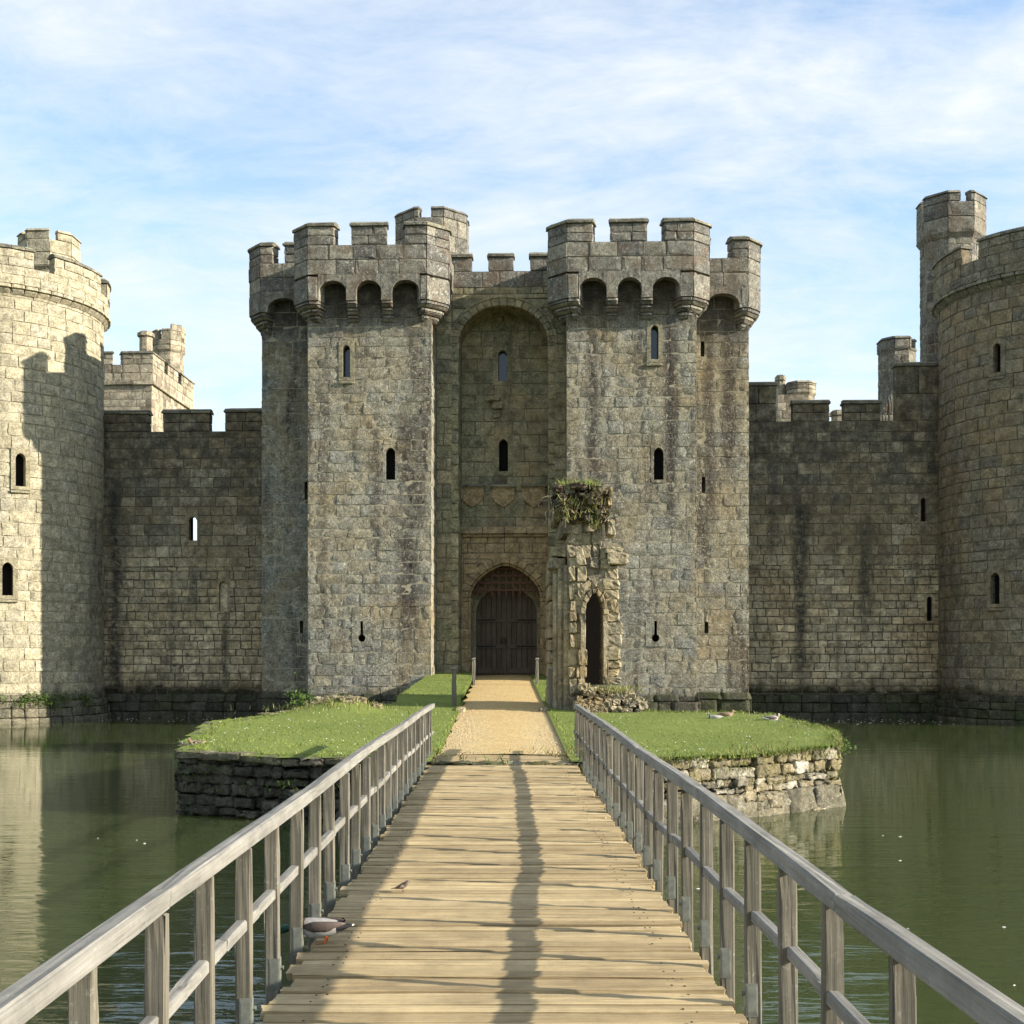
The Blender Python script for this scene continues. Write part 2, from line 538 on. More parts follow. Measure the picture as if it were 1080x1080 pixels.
# ------------------------------------------------------------------ materials
class NT:
    def __init__(self, name):
        self.mat = bpy.data.materials.new(name); self.mat.use_nodes = True
        self.nt = self.mat.node_tree; self.nt.nodes.clear()
        self.out = self.nt.nodes.new('ShaderNodeOutputMaterial')
        self.b = self.nt.nodes.new('ShaderNodeBsdfPrincipled')
        self.nt.links.new(self.b.outputs[0], self.out.inputs[0])
        self.geo = self.nt.nodes.new('ShaderNodeNewGeometry')

    def n(self, t): return self.nt.nodes.new(t)
    def l(self, a, b): self.nt.links.new(a, b)

    def val(self, sock, v):
        if isinstance(v, (int, float)): sock.default_value = v
        elif isinstance(v, (tuple, list)): sock.default_value = tuple(v) if len(v) == len(sock.default_value) else (*v, 1)
        else: self.l(v, sock)

    def coord(self, scale=(1, 1, 1), loc=(0, 0, 0), obj=False):
        mp = self.n('ShaderNodeMapping')
        mp.inputs['Scale'].default_value = scale; mp.inputs['Location'].default_value = loc
        if obj:
            tc = self.n('ShaderNodeTexCoord'); self.l(tc.outputs['Object'], mp.inputs[0])
        else: self.l(self.geo.outputs['Position'], mp.inputs[0])
        return mp.outputs[0]

    def noise(self, vec, scale, detail=4, rough=.55, dist=0.0):
        n = self.n('ShaderNodeTexNoise')
        self.l(vec, n.inputs['Vector'])
        n.inputs['Scale'].default_value = scale; n.inputs['Detail'].default_value = detail
        n.inputs['Roughness'].default_value = rough; n.inputs['Distortion'].default_value = dist
        return n.outputs[0]

    def ramp(self, fac, stops):
        r = self.n('ShaderNodeValToRGB'); e = r.color_ramp.elements
        while len(e) < len(stops): e.new(.5)
        for k, (p, c) in enumerate(stops):
            e[k].position = p
            e[k].color = (c, c, c, 1) if isinstance(c, (int, float)) else (*c, 1)
        self.l(fac, r.inputs[0]); return r.outputs[0]

    def mix(self, fac, a, b, mode='MIX'):
        x = self.n('ShaderNodeMix'); x.data_type = 'RGBA'; x.blend_type = mode
        self.val(x.inputs[0], fac); self.val(x.inputs[6], a); self.val(x.inputs[7], b)
        return x.outputs[2]

    def math(self, op, a, b=0.0, c=None):
        x = self.n('ShaderNodeMath'); x.operation = op
        self.val(x.inputs[0], a); self.val(x.inputs[1], b)
        if c is not None: self.val(x.inputs[2], c)
        return x.outputs[0]

    def sep(self):
        s = self.n('ShaderNodeSeparateXYZ'); self.l(self.geo.outputs['Position'], s.inputs[0]); return s.outputs

    def maprange(self, v, a, b, c=0.0, d=1.0):
        x = self.n('ShaderNodeMapRange'); self.l(v, x.inputs[0])
        for i, k in enumerate((a, b, c, d)): x.inputs[1 + i].default_value = k
        return x.outputs[0]

    def bump(self, h, strength, dist):
        b = self.n('ShaderNodeBump'); b.inputs['Strength'].default_value = strength; b.inputs['Distance'].default_value = dist
        self.l(h, b.inputs['Height']); return b.outputs[0]

    def done(self, col, rough=.9, normal=None, metal=0.0, spec=.3):
        self.val(self.b.inputs['Base Color'], col); self.val(self.b.inputs['Roughness'], rough)
        self.b.inputs['Metallic'].default_value = metal
        self.b.inputs['Specular IOR Level'].default_value = spec
        if normal is not None: self.l(normal, self.b.inputs['Normal'])
        return self.mat


def m_stone(name, pal, streak=.5, lichen=.35, dark=(.035, .033, .028), moss_top=None, warm=None, streak_pos=.55, bump=.55, seed=0.0,
            rust=None, topdirt_shade=None, low=None, stains=(), speck=0.0):
    N = NT(name)
    r = N.geo.outputs['Random Per Island']
    k = len(pal)
    col = N.ramp(r, [((i + .5) / k, c) for i, c in enumerate(pal)])
    w = N.coord(loc=(seed, seed * .7, seed * .3))
    mott = N.ramp(N.noise(w, 3.2, 8, .68, .4), [(.28, .42), (.5, .95), (.72, 1.5)])
    col = N.mix(1.0, col, mott, 'MULTIPLY')
    fine = N.ramp(N.noise(w, 15, 7, .8), [(.34, .42), (.5, 1.0), (.66, 1.6)])
    col = N.mix(1.0, col, fine, 'MULTIPLY')
    big = N.noise(w, .42, 5, .6, .6)
    if warm: col = N.mix(N.math('MULTIPLY', N.ramp(big, [(.46, 0.0), (.62, 1.0)]), .6), col, N.mix(1.0, warm, mott, 'MULTIPLY'))
    if low:
        lz = N.math('ADD', N.sep()[2], N.math('MULTIPLY', N.math('SUBTRACT', big, .5), 7.0))
        col = N.mix(N.math('MULTIPLY', N.maprange(lz, low[0], low[1]), low[3]), col, N.mix(1.0, N.mix(.45, low[2], N.mix(1.0, col, (1.7, 1.6, 1.5), 'MULTIPLY')), mott, 'MULTIPLY'))
    sv = N.noise(N.coord((1.1, 1.1, .11), (seed, 0, 0)), 1.0, 6, .62, .25)
    sm = N.math('MULTIPLY', N.ramp(sv, [(streak_pos, 0.0), (streak_pos + .13, 1.0)]),
                N.ramp(N.noise(w, 6.0, 7, .7), [(.3, .15), (.55, 1.0)]))
    col = N.mix(N.math('MULTIPLY', sm, streak), col, dark)
    lm = N.math('MULTIPLY', N.ramp(N.noise(w, 8.5, 8, .78), [(.55, 0.0), (.62, 1.0)]), N.ramp(N.noise(w, .8, 3, .5), [(.42, 0.0), (.6, 1.0)]))
    col = N.mix(N.math('MULTIPLY', lm, lichen), col, (.52, .50, .43))
    z = N.sep()[2]
    for (sx, sw, szt, szb, sam) in stains:
        xx = N.math('ABSOLUTE', N.math('ADD', N.math('SUBTRACT', N.sep()[0], sx), N.math('MULTIPLY', N.math('SUBTRACT', N.noise(N.coord((1, 1, .35)), 1.3, 4, .6), .5), sw * 2.4)))
        mk = N.math('MULTIPLY', N.maprange(xx, sw, sw * .25), N.math('MULTIPLY', N.maprange(z, szt, szt - 1.2), N.maprange(z, szb, szb + 1.2)))
        mk = N.math('MULTIPLY', mk, N.ramp(N.noise(w, 4.2, 7, .72), [(.36, .25), (.54, 1.0)]))
        col = N.mix(N.math('MULTIPLY', mk, sam), col, dark)
    if rust:
        rm = N.math('MULTIPLY', N.ramp(N.noise(w, 1.3, 6, .6), [(.5, 0.0), (.64, 1.0)]), .55)
        col = N.mix(rm, col, rust)
    if speck:
        sp_ = N.math('MULTIPLY', N.ramp(N.noise(w, 13, 5, .75), [(.585, 0.0), (.63, 1.0)]), N.ramp(N.noise(w, 1.1, 4, .6), [(.34, .15), (.6, 1.0)]))
        col = N.mix(N.math('MULTIPLY', sp_, speck), col, (.50, .48, .42))
        sd_ = N.math('MULTIPLY', N.ramp(N.noise(N.coord(loc=(7 + seed, 3, 1)), 10, 6, .78), [(.56, 0.0), (.62, 1.0)]), N.ramp(N.noise(N.coord(loc=(1, 9 + seed, 1)), .9, 4, .6), [(.36, .15), (.6, 1.0)]))
        col = N.mix(N.math('MULTIPLY', sd_, speck * .9), col, dark)
    if topdirt_shade:
        tm = N.math('MULTIPLY', N.maprange(z, topdirt_shade[0], topdirt_shade[1]), N.ramp(N.noise(w, 2.2, 7, .7), [(.34, topdirt_shade[3] if len(topdirt_shade) > 3 else .1), (.58, 1.0)]))
        col = N.mix(N.math('MULTIPLY', tm, topdirt_shade[2]), col, dark)
    if moss_top is not None:
        zz = N.math('ADD', z, N.math('MULTIPLY', N.noise(w, 1.7, 5, .6), -1.1))
        mm = N.maprange(zz, moss_top - .35, moss_top - .85)
        col = N.mix(N.math('MULTIPLY', mm, .93), col, (.014, .015, .008))
    h = N.math('ADD', N.noise(w, 9, 8, .72), N.math('MULTIPLY', N.noise(w, 26, 4, .7), .6))
    return N.done(col, .95, N.bump(h, bump, .05), spec=.12)


def m_plain(name, col, rough=.8, var=.25, scale=8, bump=.2, dist=.01, metal=0.0, spec=.3):
    N = NT(name); w = N.coord()
    nz = N.noise(w, scale, 6, .65)
    c = N.mix(1.0, col, N.ramp(nz, [(.25, 1 - var), (.75, 1 + var)]), 'MULTIPLY')
    return N.done(c, rough, N.bump(nz, bump, dist), metal, spec)


M = {}
M['gate'] = m_stone('gatehouse stone', [(0.2473, 0.2309, 0.1752), (0.2148, 0.2085, 0.1697), (0.2775, 0.252, 0.1807), (0.181, 0.1762, 0.1506), (0.2594, 0.2482, 0.2025), (0.2292, 0.2159, 0.1615), (0.2557, 0.2234, 0.1574)],
                    streak=.92, lichen=.9, warm=(.28, .215, .115), moss_top=.25, topdirt_shade=(13.3, 14.9, .9, .55), seed=2.0, streak_pos=.51,  # dark top band: real staining plus painted shade of the machicolation voids
                    stains=[(-3.5, .7, 11.5, 1.5, .85), (8.7, .45, 15.0, 8.0, .85), (7.95, .3, 15, 6.0, .75), (3.35, .35, 14.2, 4.0, .85), (6.2, .35, 14.4, 6.0, .8), (5.0, .25, 14.4, 12.0, .6),
                            (-6.75, .25, 14.4, 2, .5), (-3.3, .4, 14.4, 11.0, .75), (-5.2, .3, 14.4, 12.0, .5)], dark=(.042, .032, .027), speck=.85, bump=1.0)
M['gate_shade'] = m_stone('recess stone', [(0.2307, 0.2131, 0.1296), (0.186, 0.18, 0.1152), (0.2754, 0.2376, 0.144), (0.1563, 0.1483, 0.1037), (0.2977, 0.2592, 0.1656)],
                          streak=.45, lichen=.25, warm=(.27, .2, .11), seed=5.0, bump=.35)
M['crown'] = m_stone('parapet stone', [(0.2052, 0.1873, 0.1458), (0.1566, 0.1465, 0.1224), (0.243, 0.2203, 0.1691), (0.1188, 0.1124, 0.0991)],
                     streak=.55, lichen=.75, rust=(.13, .085, .055), seed=9.0, speck=.7, dark=(.045, .035, .03))
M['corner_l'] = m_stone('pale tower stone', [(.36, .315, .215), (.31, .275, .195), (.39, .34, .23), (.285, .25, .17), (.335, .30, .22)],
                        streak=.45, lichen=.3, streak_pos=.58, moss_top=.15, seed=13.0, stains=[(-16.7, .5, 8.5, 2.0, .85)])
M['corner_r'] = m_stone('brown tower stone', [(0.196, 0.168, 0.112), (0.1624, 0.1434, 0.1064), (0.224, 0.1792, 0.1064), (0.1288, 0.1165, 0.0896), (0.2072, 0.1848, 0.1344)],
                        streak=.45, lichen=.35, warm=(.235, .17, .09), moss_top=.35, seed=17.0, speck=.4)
M['curtain'] = m_stone('curtain wall stone', [(0.3016, 0.2504, 0.1627), (0.2036, 0.1797, 0.1274), (0.377, 0.3019, 0.184), (0.1508, 0.1355, 0.1018), (0.4147, 0.3536, 0.2406)],
                       streak=.75, lichen=.5, warm=(.26, .185, .095), moss_top=.5, topdirt_shade=(5.5, 10.0, .75), seed=23.0, low=(7.0, 3.0, (.43, .345, .21), .85),
                       stains=[(12.56, .45, 9.0, .3, .95), (-16.7, .5, 10.0, -.3, .9), (-13.3, .22, 6.1, 3.2, .75), (-12.0, .22, 3.3, 0.0, .75), (15.3, .6, 8, 2, .5)], speck=.55)
M['far'] = m_stone('far stone', [(.33, .275, .195), (.27, .235, .17), (.37, .315, .23), (.2, .165, .12)], streak=.6, lichen=.3, seed=29.0)
M['mortar'] = m_plain('mortar', (.30, .265, .185), .95, .35, 5, .4, .02)
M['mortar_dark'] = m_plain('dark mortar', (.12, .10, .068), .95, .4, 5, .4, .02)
M['trim'] = m_stone('dressed stone', [(.25, .22, .145), (.22, .195, .135), (.28, .24, .155)], streak=.35, lichen=.2, seed=31.0, bump=.25)
M['trim_brown'] = m_stone('gate arch stone', [(0.3105, 0.2296, 0.1265), (0.276, 0.2128, 0.1265), (0.3392, 0.252, 0.1375)], streak=.3, lichen=.1, seed=37.0, bump=.25)
M['coping'] = m_stone('coping stone', [(.19, .175, .13), (.15, .14, .11), (.23, .21, .15)], streak=.35, lichen=.5, seed=41.0)
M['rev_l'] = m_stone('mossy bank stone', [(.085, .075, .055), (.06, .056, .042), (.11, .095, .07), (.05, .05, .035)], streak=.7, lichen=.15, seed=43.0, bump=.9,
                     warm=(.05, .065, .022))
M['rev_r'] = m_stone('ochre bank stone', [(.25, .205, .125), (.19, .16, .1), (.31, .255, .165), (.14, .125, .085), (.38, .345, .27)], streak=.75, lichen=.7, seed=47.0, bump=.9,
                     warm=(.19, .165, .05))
M['cap_stone'] = m_stone('earthy cap stone', [(.16, .135, .095), (.12, .105, .075), (.2, .17, .12)], streak=.5, lichen=.4, seed=67.0, bump=.9, warm=(.09, .10, .03))
M['ledge'] = m_stone('grey footing stone', [(0.154, 0.137, 0.0935), (0.132, 0.1195, 0.085), (0.176, 0.1545, 0.1062)], streak=.5, lichen=.45, seed=53.0, bump=.7)
M['ruin'] = m_stone('ruin stone', [(0.33, 0.275, 0.1705), (0.242, 0.209, 0.143), (0.374, 0.3135, 0.198), (0.176, 0.1595, 0.1188), (0.286, 0.242, 0.165)], streak=.6, lichen=.35,
                    seed=59.0, bump=.9, warm=(.34, .23, .1))
M['cap'] = m_stone('earthy rubble', [(.12, .085, .055), (.085, .065, .045), (.15, .115, .075), (.06, .05, .035), (.19, .155, .1)], streak=.5, lichen=.3, seed=61.0, bump=.9)
M['infill'] = m_stone('sun-tinted infill stone', [(.55, .46, .30)], streak=.3, lichen=.0, seed=71.0)  # pale tint stands in for sunlight showing in the blocked window
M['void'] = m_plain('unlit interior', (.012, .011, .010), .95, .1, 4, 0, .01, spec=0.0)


def m_glass():
    N = NT('old window glass')
    N.done((.02, .03, .05), .12, None, 0, .6)
    return N.mat


M['glass'] = m_glass()


def m_wood(name, a, b, stain, axis, grain=(1, 1, 1), amount=.5, bump=.4, rough=.85, knots=True, obj=False, lichen=.0):
    """weathered timber; axis 0/1/2 = direction of the grain"""
    N = NT(name)
    r = N.geo.outputs['Random Per Island']
    sc = [78.0, 78.0, 78.0]; sc[axis] = 1.6
    off = N.n('ShaderNodeCombineXYZ'); N.l(N.math('MULTIPLY', r, 37.0), off.inputs[0]); N.l(N.math('MULTIPLY', r, 11.0), off.inputs[1])
    add = N.n('ShaderNodeVectorMath'); add.operation = 'ADD'
    N.l(N.coord(obj=obj), add.inputs[0]); N.l(off.outputs[0], add.inputs[1])
    mp = N.n('ShaderNodeMapping'); mp.inputs['Scale'].default_value = sc; N.l(add.outputs[0], mp.inputs[0])
    g = N.noise(mp.outputs[0], 1.0, 7, .72, .12)
    sc2 = [5.0, 5.0, 5.0]; sc2[axis] = .5
    mp2 = N.n('ShaderNodeMapping'); mp2.inputs['Scale'].default_value = sc2; N.l(add.outputs[0], mp2.inputs[0])
    g2 = N.noise(mp2.outputs[0], 1.0, 6, .65, .3)
    col = N.mix(N.ramp(r, [(0, 0.0), (1, 1.0)]), a, b)
    col = N.mix(1.0, col, N.ramp(g, [(.3, .62), (.5, 1.0), (.7, 1.2)]), 'MULTIPLY')
    lw = N.coord()
    lich = N.math('MULTIPLY', N.ramp(N.noise(lw, 34, 5, .75), [(.58, 0.0), (.66, 1.0)]), N.ramp(N.noise(lw, 2.3, 4, .6), [(.42, 0.0), (.62, 1.0)]))
    col = N.mix(N.math('MULTIPLY', lich, lichen), col, (.42, .42, .36))
    col = N.mix(1.0, col, N.ramp(N.noise(lw, 3.1, 6, .7), [(.3, .72), (.5, 1.0), (.7, 1.2)]), 'MULTIPLY')
    col = N.mix(N.math('MULTIPLY', N.ramp(g2, [(.48, 0.0), (.7, 1.0)]), amount), col, stain)
    cr = N.ramp(g, [(.29, 1.0), (.37, 0.0)])
    col = N.mix(N.math('MULTIPLY', cr, .75), col, (.03, .024, .016))
    return N.done(col, rough, N.bump(g, bump, .012), spec=.2)


M['deck'] = m_wood('bridge planks', (.48, .37, .205), (.29, .215, .115), (.18, .13, .07), 0, amount=.6, bump=.5)
M['rail'] = m_wood('weathered rail', (.245, .23, .20), (.18, .17, .15), (.105, .10, .085), 1, amount=.5, lichen=.6)
M['post'] = m_wood('weathered post', (.175, .155, .12), (.12, .108, .082), (.062, .06, .036), 2, amount=.6, lichen=.5)
M['door'] = m_wood('old oak', (.13, .095, .068), (.095, .072, .055), (.05, .04, .032), 2, amount=.5)
M['rust_oak'] = m_plain('iron shod portcullis oak', (.125, .063, .042), .8, .4, 20, .3)
M['iron'] = m_plain('old iron', (.02, .018, .017), .6, .3, 20, .2, .005, .6)
M['steel'] = m_plain('galvanised steel', (.165, .168, .14), .55, .3, 30, .1, .003, .3)
# ---ENVIRONMENT---
# ------------------------------------------------------------------ terrain and water
ZW = -0.95                       # water level; the bridge deck is z = 0


def pathz(y):
    return float(np.interp(y, [18, 21.3, 33, 44, 49.5, 53], [0.0, 0.0, .36, .66, .87, .9]))


def m_water():
    N = NT('moat water')
    w = N.coord((.55, 2.3, 1))
    a = N.noise(w, 1.0, 3, .5, .35)
    b = N.noise(N.coord((1.0, 2.6, 1), (4, 2, 0)), 4.2, 3, .5, .4)
    near = N.maprange(N.sep()[1], 22.0, 6.0, .16, 1.0)
    h = N.math('ADD', N.math('MULTIPLY', N.math('ADD', N.math('MULTIPLY', a, 1.9), N.math('MULTIPLY', b, .3)), near), N.math('MULTIPLY', N.noise(N.coord((.12, .35, 1)), 1, 2, .5), .3))
    col = N.mix(N.noise(N.coord((.12, .2, 1)), 1, 4, .5), (.040, .054, .018), (.055, .069, .025))
    N.done(col, .03, N.bump(h, .3, .06), spec=.5)
    N.b.inputs['Subsurface Weight'].default_value = 1.0
    N.b.inputs['Subsurface Radius'].default_value = (1.0, 1.0, .6)
    N.b.inputs['Subsurface Scale'].default_value = 1.4
    N.b.subsurface_method = 'BURLEY'
    N.b.inputs['IOR'].default_value = 1.33
    return N.mat


def m_ground(name, a, b, scale=.6):
    N = NT(name); w = N.coord()
    col = N.mix(N.noise(w, scale, 8, .65), a, b)
    return N.done(col, .95, N.bump(N.noise(w, 14, 6, .7), .4, .03), spec=.1)


mb = MB(); quad(mb, (-2500, -2500, -2.6), (2500, -2500, -2.6), (2500, 2500, -2.6), (-2500, 2500, -2.6))
o = mb.build('ground', m_ground('moat bed', (.06, .055, .03), (.09, .08, .045))); props(o, kind='structure')
mb = MB(); quad(mb, (-95, -60, ZW), (95, -60, ZW), (95, 62, ZW), (-95, 62, ZW))
o = mb.build('water', m_water()); props(o, kind='structure')
# meadow round the moat and courtyard behind the castle front
mb = MB()
for (x0, x1, y0, y1) in ((-2500, -95, -2500, 2500), (95, 2500, -2500, 2500), (-95, 95, -2500, -60), (-95, 95, 120, 2500)):
    quad(mb, (x0, y0, -.3), (x1, y0, -.3), (x1, y1, -.3), (x0, y1, -.3))
quad(mb, (-95, -60, -2.6), (-95, 120, -2.6), (-95, 120, -.3), (-95, -60, -.3))
quad(mb, (95, 120, -2.6), (95, -60, -2.6), (95, -60, -.3), (95, 120, -.3))
quad(mb, (95, -60, -2.6), (-95, -60, -2.6), (-95, -60, -.3), (95, -60, -.3))
quad(mb, (-95, 62, -1.2), (95, 62, -1.2), (95, 120, -.3), (-95, 120, -.3))
M['meadow'] = m_ground('meadow grass', (.06, .10, .025), (.10, .14, .04))
o = mb.build('meadow', M['meadow']); props(o, kind='structure')

ISLE = [(-3.0, 33.2), (-4.0, 32.4), (-5.2, 29.9), (-6.35, 26.4), (-5.95, 23.0), (-5.5, 20.9), (-3.6, 20.1), (-1.2, 19.6), (1.2, 19.5),
        (3.0, 19.9), (4.2, 20.6), (5.95, 21.95), (6.55, 24.6), (6.2, 28.6), (4.2, 29.7), (3.3, 31.0)]
CAUSE = [(2.7, 33.5), (2.6, 46.3), (2.36, 46.4), (2.3, 50.6), (-2.75, 50.6), (-2.8, 46.4), (-2.95, 46.2), (-3.0, 33.2)]
OUT = np.array(ISLE + CAUSE[:-1])


def inside(x, y, poly=OUT):
    x = np.asarray(x); y = np.asarray(y); c = np.zeros(x.shape, bool)
    n = len(poly); j = n - 1
    for i in range(n):
        xi, yi = poly[i]; xj, yj = poly[j]
        with np.errstate(divide='ignore', invalid='ignore'):
            k = ((yi > y) != (yj > y)) & (x < (xj - xi) * (y - yi) / (yj - yi + 1e-12) + xi)
        c ^= k; j = i
    return c


def lawnz(x, y):
    x = np.asarray(x, float); y = np.asarray(y, float)
    z = np.interp(y, [18, 21.3, 33, 44, 49.5, 53], [0.0, 0.0, .36, .66, .87, .9])
    z = z + .05 + .014 * np.clip(np.abs(x) - 1.1, 0, 8) * np.clip((34 - y) / 5, 0, 1)
    z = z + .035 * np.sin(x * 1.3 + 1) * np.sin(y * .9) * np.clip(np.abs(x) - 1.2, 0, 1)
    step = np.clip((y - 33.75) / .12, 0, 1) * (x < -1.1)
    z = z + .14 * step
    mound = np.exp(-(((x + 4.0) / .8) ** 2 + ((y - 30.6) / 1.1) ** 2))
    z = z + .24 * mound
    return z


g = .16
xs = np.arange(-6.6, 6.8, g); ys = np.arange(19.4, 50.8, g)
X, Y = np.meshgrid(xs, ys, indexing='ij')
Z = lawnz(X, Y)
V = np.stack([X, Y, Z], -1).reshape(-1, 3)
Q = block_grid(len(xs), len(ys))
cx = V[Q][:, :, 0].mean(1); cy = V[Q][:, :, 1].mean(1)
keep = inside(cx, cy) & ~((np.abs(cx) < 1.08) & (cy > 19.0))
Q = Q[keep]
# slide the outline vertices of the kept grid on to the true outline
mb = MB(); mb.add(V, Q)
M['lawn'] = m_ground('lawn soil', (.11, .155, .032), (.19, .21, .06), 1.8)
me = mb.mesh('lawn', M['lawn'], smooth=True)
o = link_mesh('lawn', me); props(o, kind='structure')

# gravel path
def m_gravel():
    N = NT('gravel'); w = N.coord()
    a = N.noise(w, 13, 8, .85); b = N.noise(w, 1.1, 6, .6, .5)
    col = N.mix(b, (.55, .40, .185), (.40, .285, .13))
    col = N.mix(1.0, col, N.ramp(a, [(.34, .5), (.5, 1.0), (.64, 1.45)]), 'MULTIPLY')
    return N.done(col, .95, N.bump(a, .8, .03), spec=.1)


mb = MB()
ys = np.linspace(21.36, 52.2, 160); nx = 13
V = []
for y in ys:
    for k in range(nx):
        t = k / (nx - 1) * 2 - 1
        x = t * 1.13 + .03 + (.05 * math.sin(y * 2.3 + t) if abs(t) > .99 else 0)
        V.append((x, y, pathz(y) + .022 * (1 - t * t) + RNG.normal(0, .003) + .003))
mb.add(V, block_grid(len(ys), nx)[:, ::-1])
o = mb.build('gravel_path', m_gravel(), smooth=True); props(o, kind='structure')

# loose gravel stones on the path: real little pebbles near the planks
mb = MB()
for k in range(9000):
    y = 21.4 + abs(RNG.normal(0, 1)) * 6; x = RNG.uniform(-1.1, 1.12)
    if y > 40: continue
    s = RNG.uniform(.008, .02)
    p = np.array([[s, 0, 0], [0, s * .8, 0], [-s, .2 * s, 0], [0, -s, 0], [0, 0, s * .7]]) @ np.array([[1, .2, 0], [-.2, 1, 0], [0, 0, 1]])
    mb.add(p + np.array([x, y, pathz(y) + .018]), t=[[0, 1, 4], [1, 2, 4], [2, 3, 4], [3, 0, 4]])
M['pebble'] = m_plain('pebble', (.46, .36, .21), .9, .4, 30, .1)
o = mb.build('gravel_stones', M['pebble']); props(o, kind='stuff')

# earth core of the island
mb = MB()
P = Poly(list(OUT), closed=True)
n = len(P.p)
lo = [(*(P.p[i] + P.mit[i] * .35), -2.6) for i in range(n)]
hi = [(*(P.p[i] + P.mit[i] * .35), float(lawnz(*P.p[i])) - .06) for i in range(n)]
for i in range(n - 1): quad(mb, lo[i], lo[i + 1], hi[i + 1], hi[i])
o = mb.build('island_earth', m_ground('bank earth', (.05, .045, .025), (.08, .07, .04), 2)); props(o, kind='structure')

# stone revetment of the island in two walls, left and right of the bridge
def revetment(name, label, sa, sb, mat, ledge):
    t = thing(name, label, 'bank wall', (float(P.pos((sa + sb) / 2, 0)[0]), float(P.pos((sa + sb) / 2, 0)[1]), ZW), group='stone banks of the island')
    mb = MB()
    z = -1.35
    while z < .32:
        h = RNG.uniform(.11, .21)
        for a, b, i in P.spans(sa, sb):
            s = a
            while s < b - .02:
                L = RNG.uniform(.16, .5)
                if b - s - L < .16: L = b - s
                mid = P.pos(s + L / 2, 0, i)
                top = float(lawnz(mid[0], mid[1])) - .05
                if z < top - .04:
                    zt = min(z + h + RNG.normal(0, .03), top + .02)
                    out = RNG.normal(0, .035) + .015
                    c = np.zeros((2, 2, 2, 3))
                    for ai, ss in enumerate((s, s + L - .004)):
                        for bi, ins in enumerate((-out, .4)):
                            for di, zz in enumerate((z + .002, zt)):
                                lean = .05 * (zz + 1) if bi == 0 else 0
                                xy = P.pos(min(ss, b), ins + lean, i); c[ai, bi, di] = (xy[0], xy[1], zz)
                    hexa(mb, c, .022, .014, 0, G5)
                s += L
        z += h
    mb.build('rubble_face', mat, t, smooth=True)
    mb = MB()
    if not ledge:
        for a, b, i in P.spans(sa, sb):
            u = a
            while u < b - .05:
                L = RNG.uniform(.3, .8)
                if b - u - L < .25: L = b - u
                mid = P.pos(u + L / 2, 0, i); zt = float(lawnz(*mid)) + RNG.normal(.0, .015)
                P.piece(mb, u, u + L, -.04 + RNG.normal(0, .015), RNG.uniform(.28, .5), zt - .13, zt, bev=.02, jit=.012, gap=.004, grid=G5); u += L
        mb.build('cap_course', M['cap_stone'], t, smooth=True)
    if ledge:
        mb = MB()
        P.piece(mb, sa, sb, -.13, .3, -1.6, -.55, ti0=-.03, stone=.75, bev=.04, jit=.02, gap=-.004, zn=.022, grid=G5)
        mb.build('footing', M['ledge'], t, smooth=True)
    return t


i_mid = 7
s_mid = (P.s[7] + P.s[8]) / 2
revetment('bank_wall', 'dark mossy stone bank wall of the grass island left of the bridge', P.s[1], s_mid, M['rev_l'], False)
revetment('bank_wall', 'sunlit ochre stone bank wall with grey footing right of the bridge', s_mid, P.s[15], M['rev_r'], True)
# causeway sides
for nm, lab, s0, s1 in (('bank_wall', 'low dark stone edge of the causeway between barbican ruin and right gate tower', P.s[15], P.s[17]),
                        ('bank_wall', 'low dark stone edge of the causeway in front of the left gate tower', P.s[21], P.s[-1])):
    t = thing(nm, lab, 'bank wall', (float(P.pos((s0 + s1) / 2, 0)[0]), float(P.pos((s0 + s1) / 2, 0)[1]), ZW), group='stone banks of the island')
    mb = MB()
    for z0, z1 in ((-1.4, -.9), (-.9, -.5), (-.5, -.15), (-.15, .2), (.2, .42)):
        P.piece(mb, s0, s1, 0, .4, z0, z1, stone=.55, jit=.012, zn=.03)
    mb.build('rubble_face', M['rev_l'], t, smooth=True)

s_cap = P.s[7] - .5
# ------------------------------------------------------------------ grass
def m_blade(name, cols, trans=.25):
    N = NT(name)
    r = N.geo.outputs['Random Per Island']
    k = len(cols)
    c = N.ramp(r, [((i + .5) / k, x) for i, x in enumerate(cols)])
    pn = N.noise(N.coord(), .9, 5, .65, .4)
    c = N.mix(1.0, c, N.ramp(pn, [(.3, .74), (.5, 1.0), (.7, 1.2)]), 'MULTIPLY')
    N.done(c, .7, None, spec=.2)
    tr = N.n('ShaderNodeBsdfTranslucent'); N.l(c, tr.inputs[0])
    mx = N.n('ShaderNodeMixShader'); mx.inputs[0].default_value = trans
    N.l(N.b.outputs[0], mx.inputs[1]); N.l(tr.outputs[0], mx.inputs[2]); N.l(mx.outputs[0], N.out.inputs[0])
    return N.mat


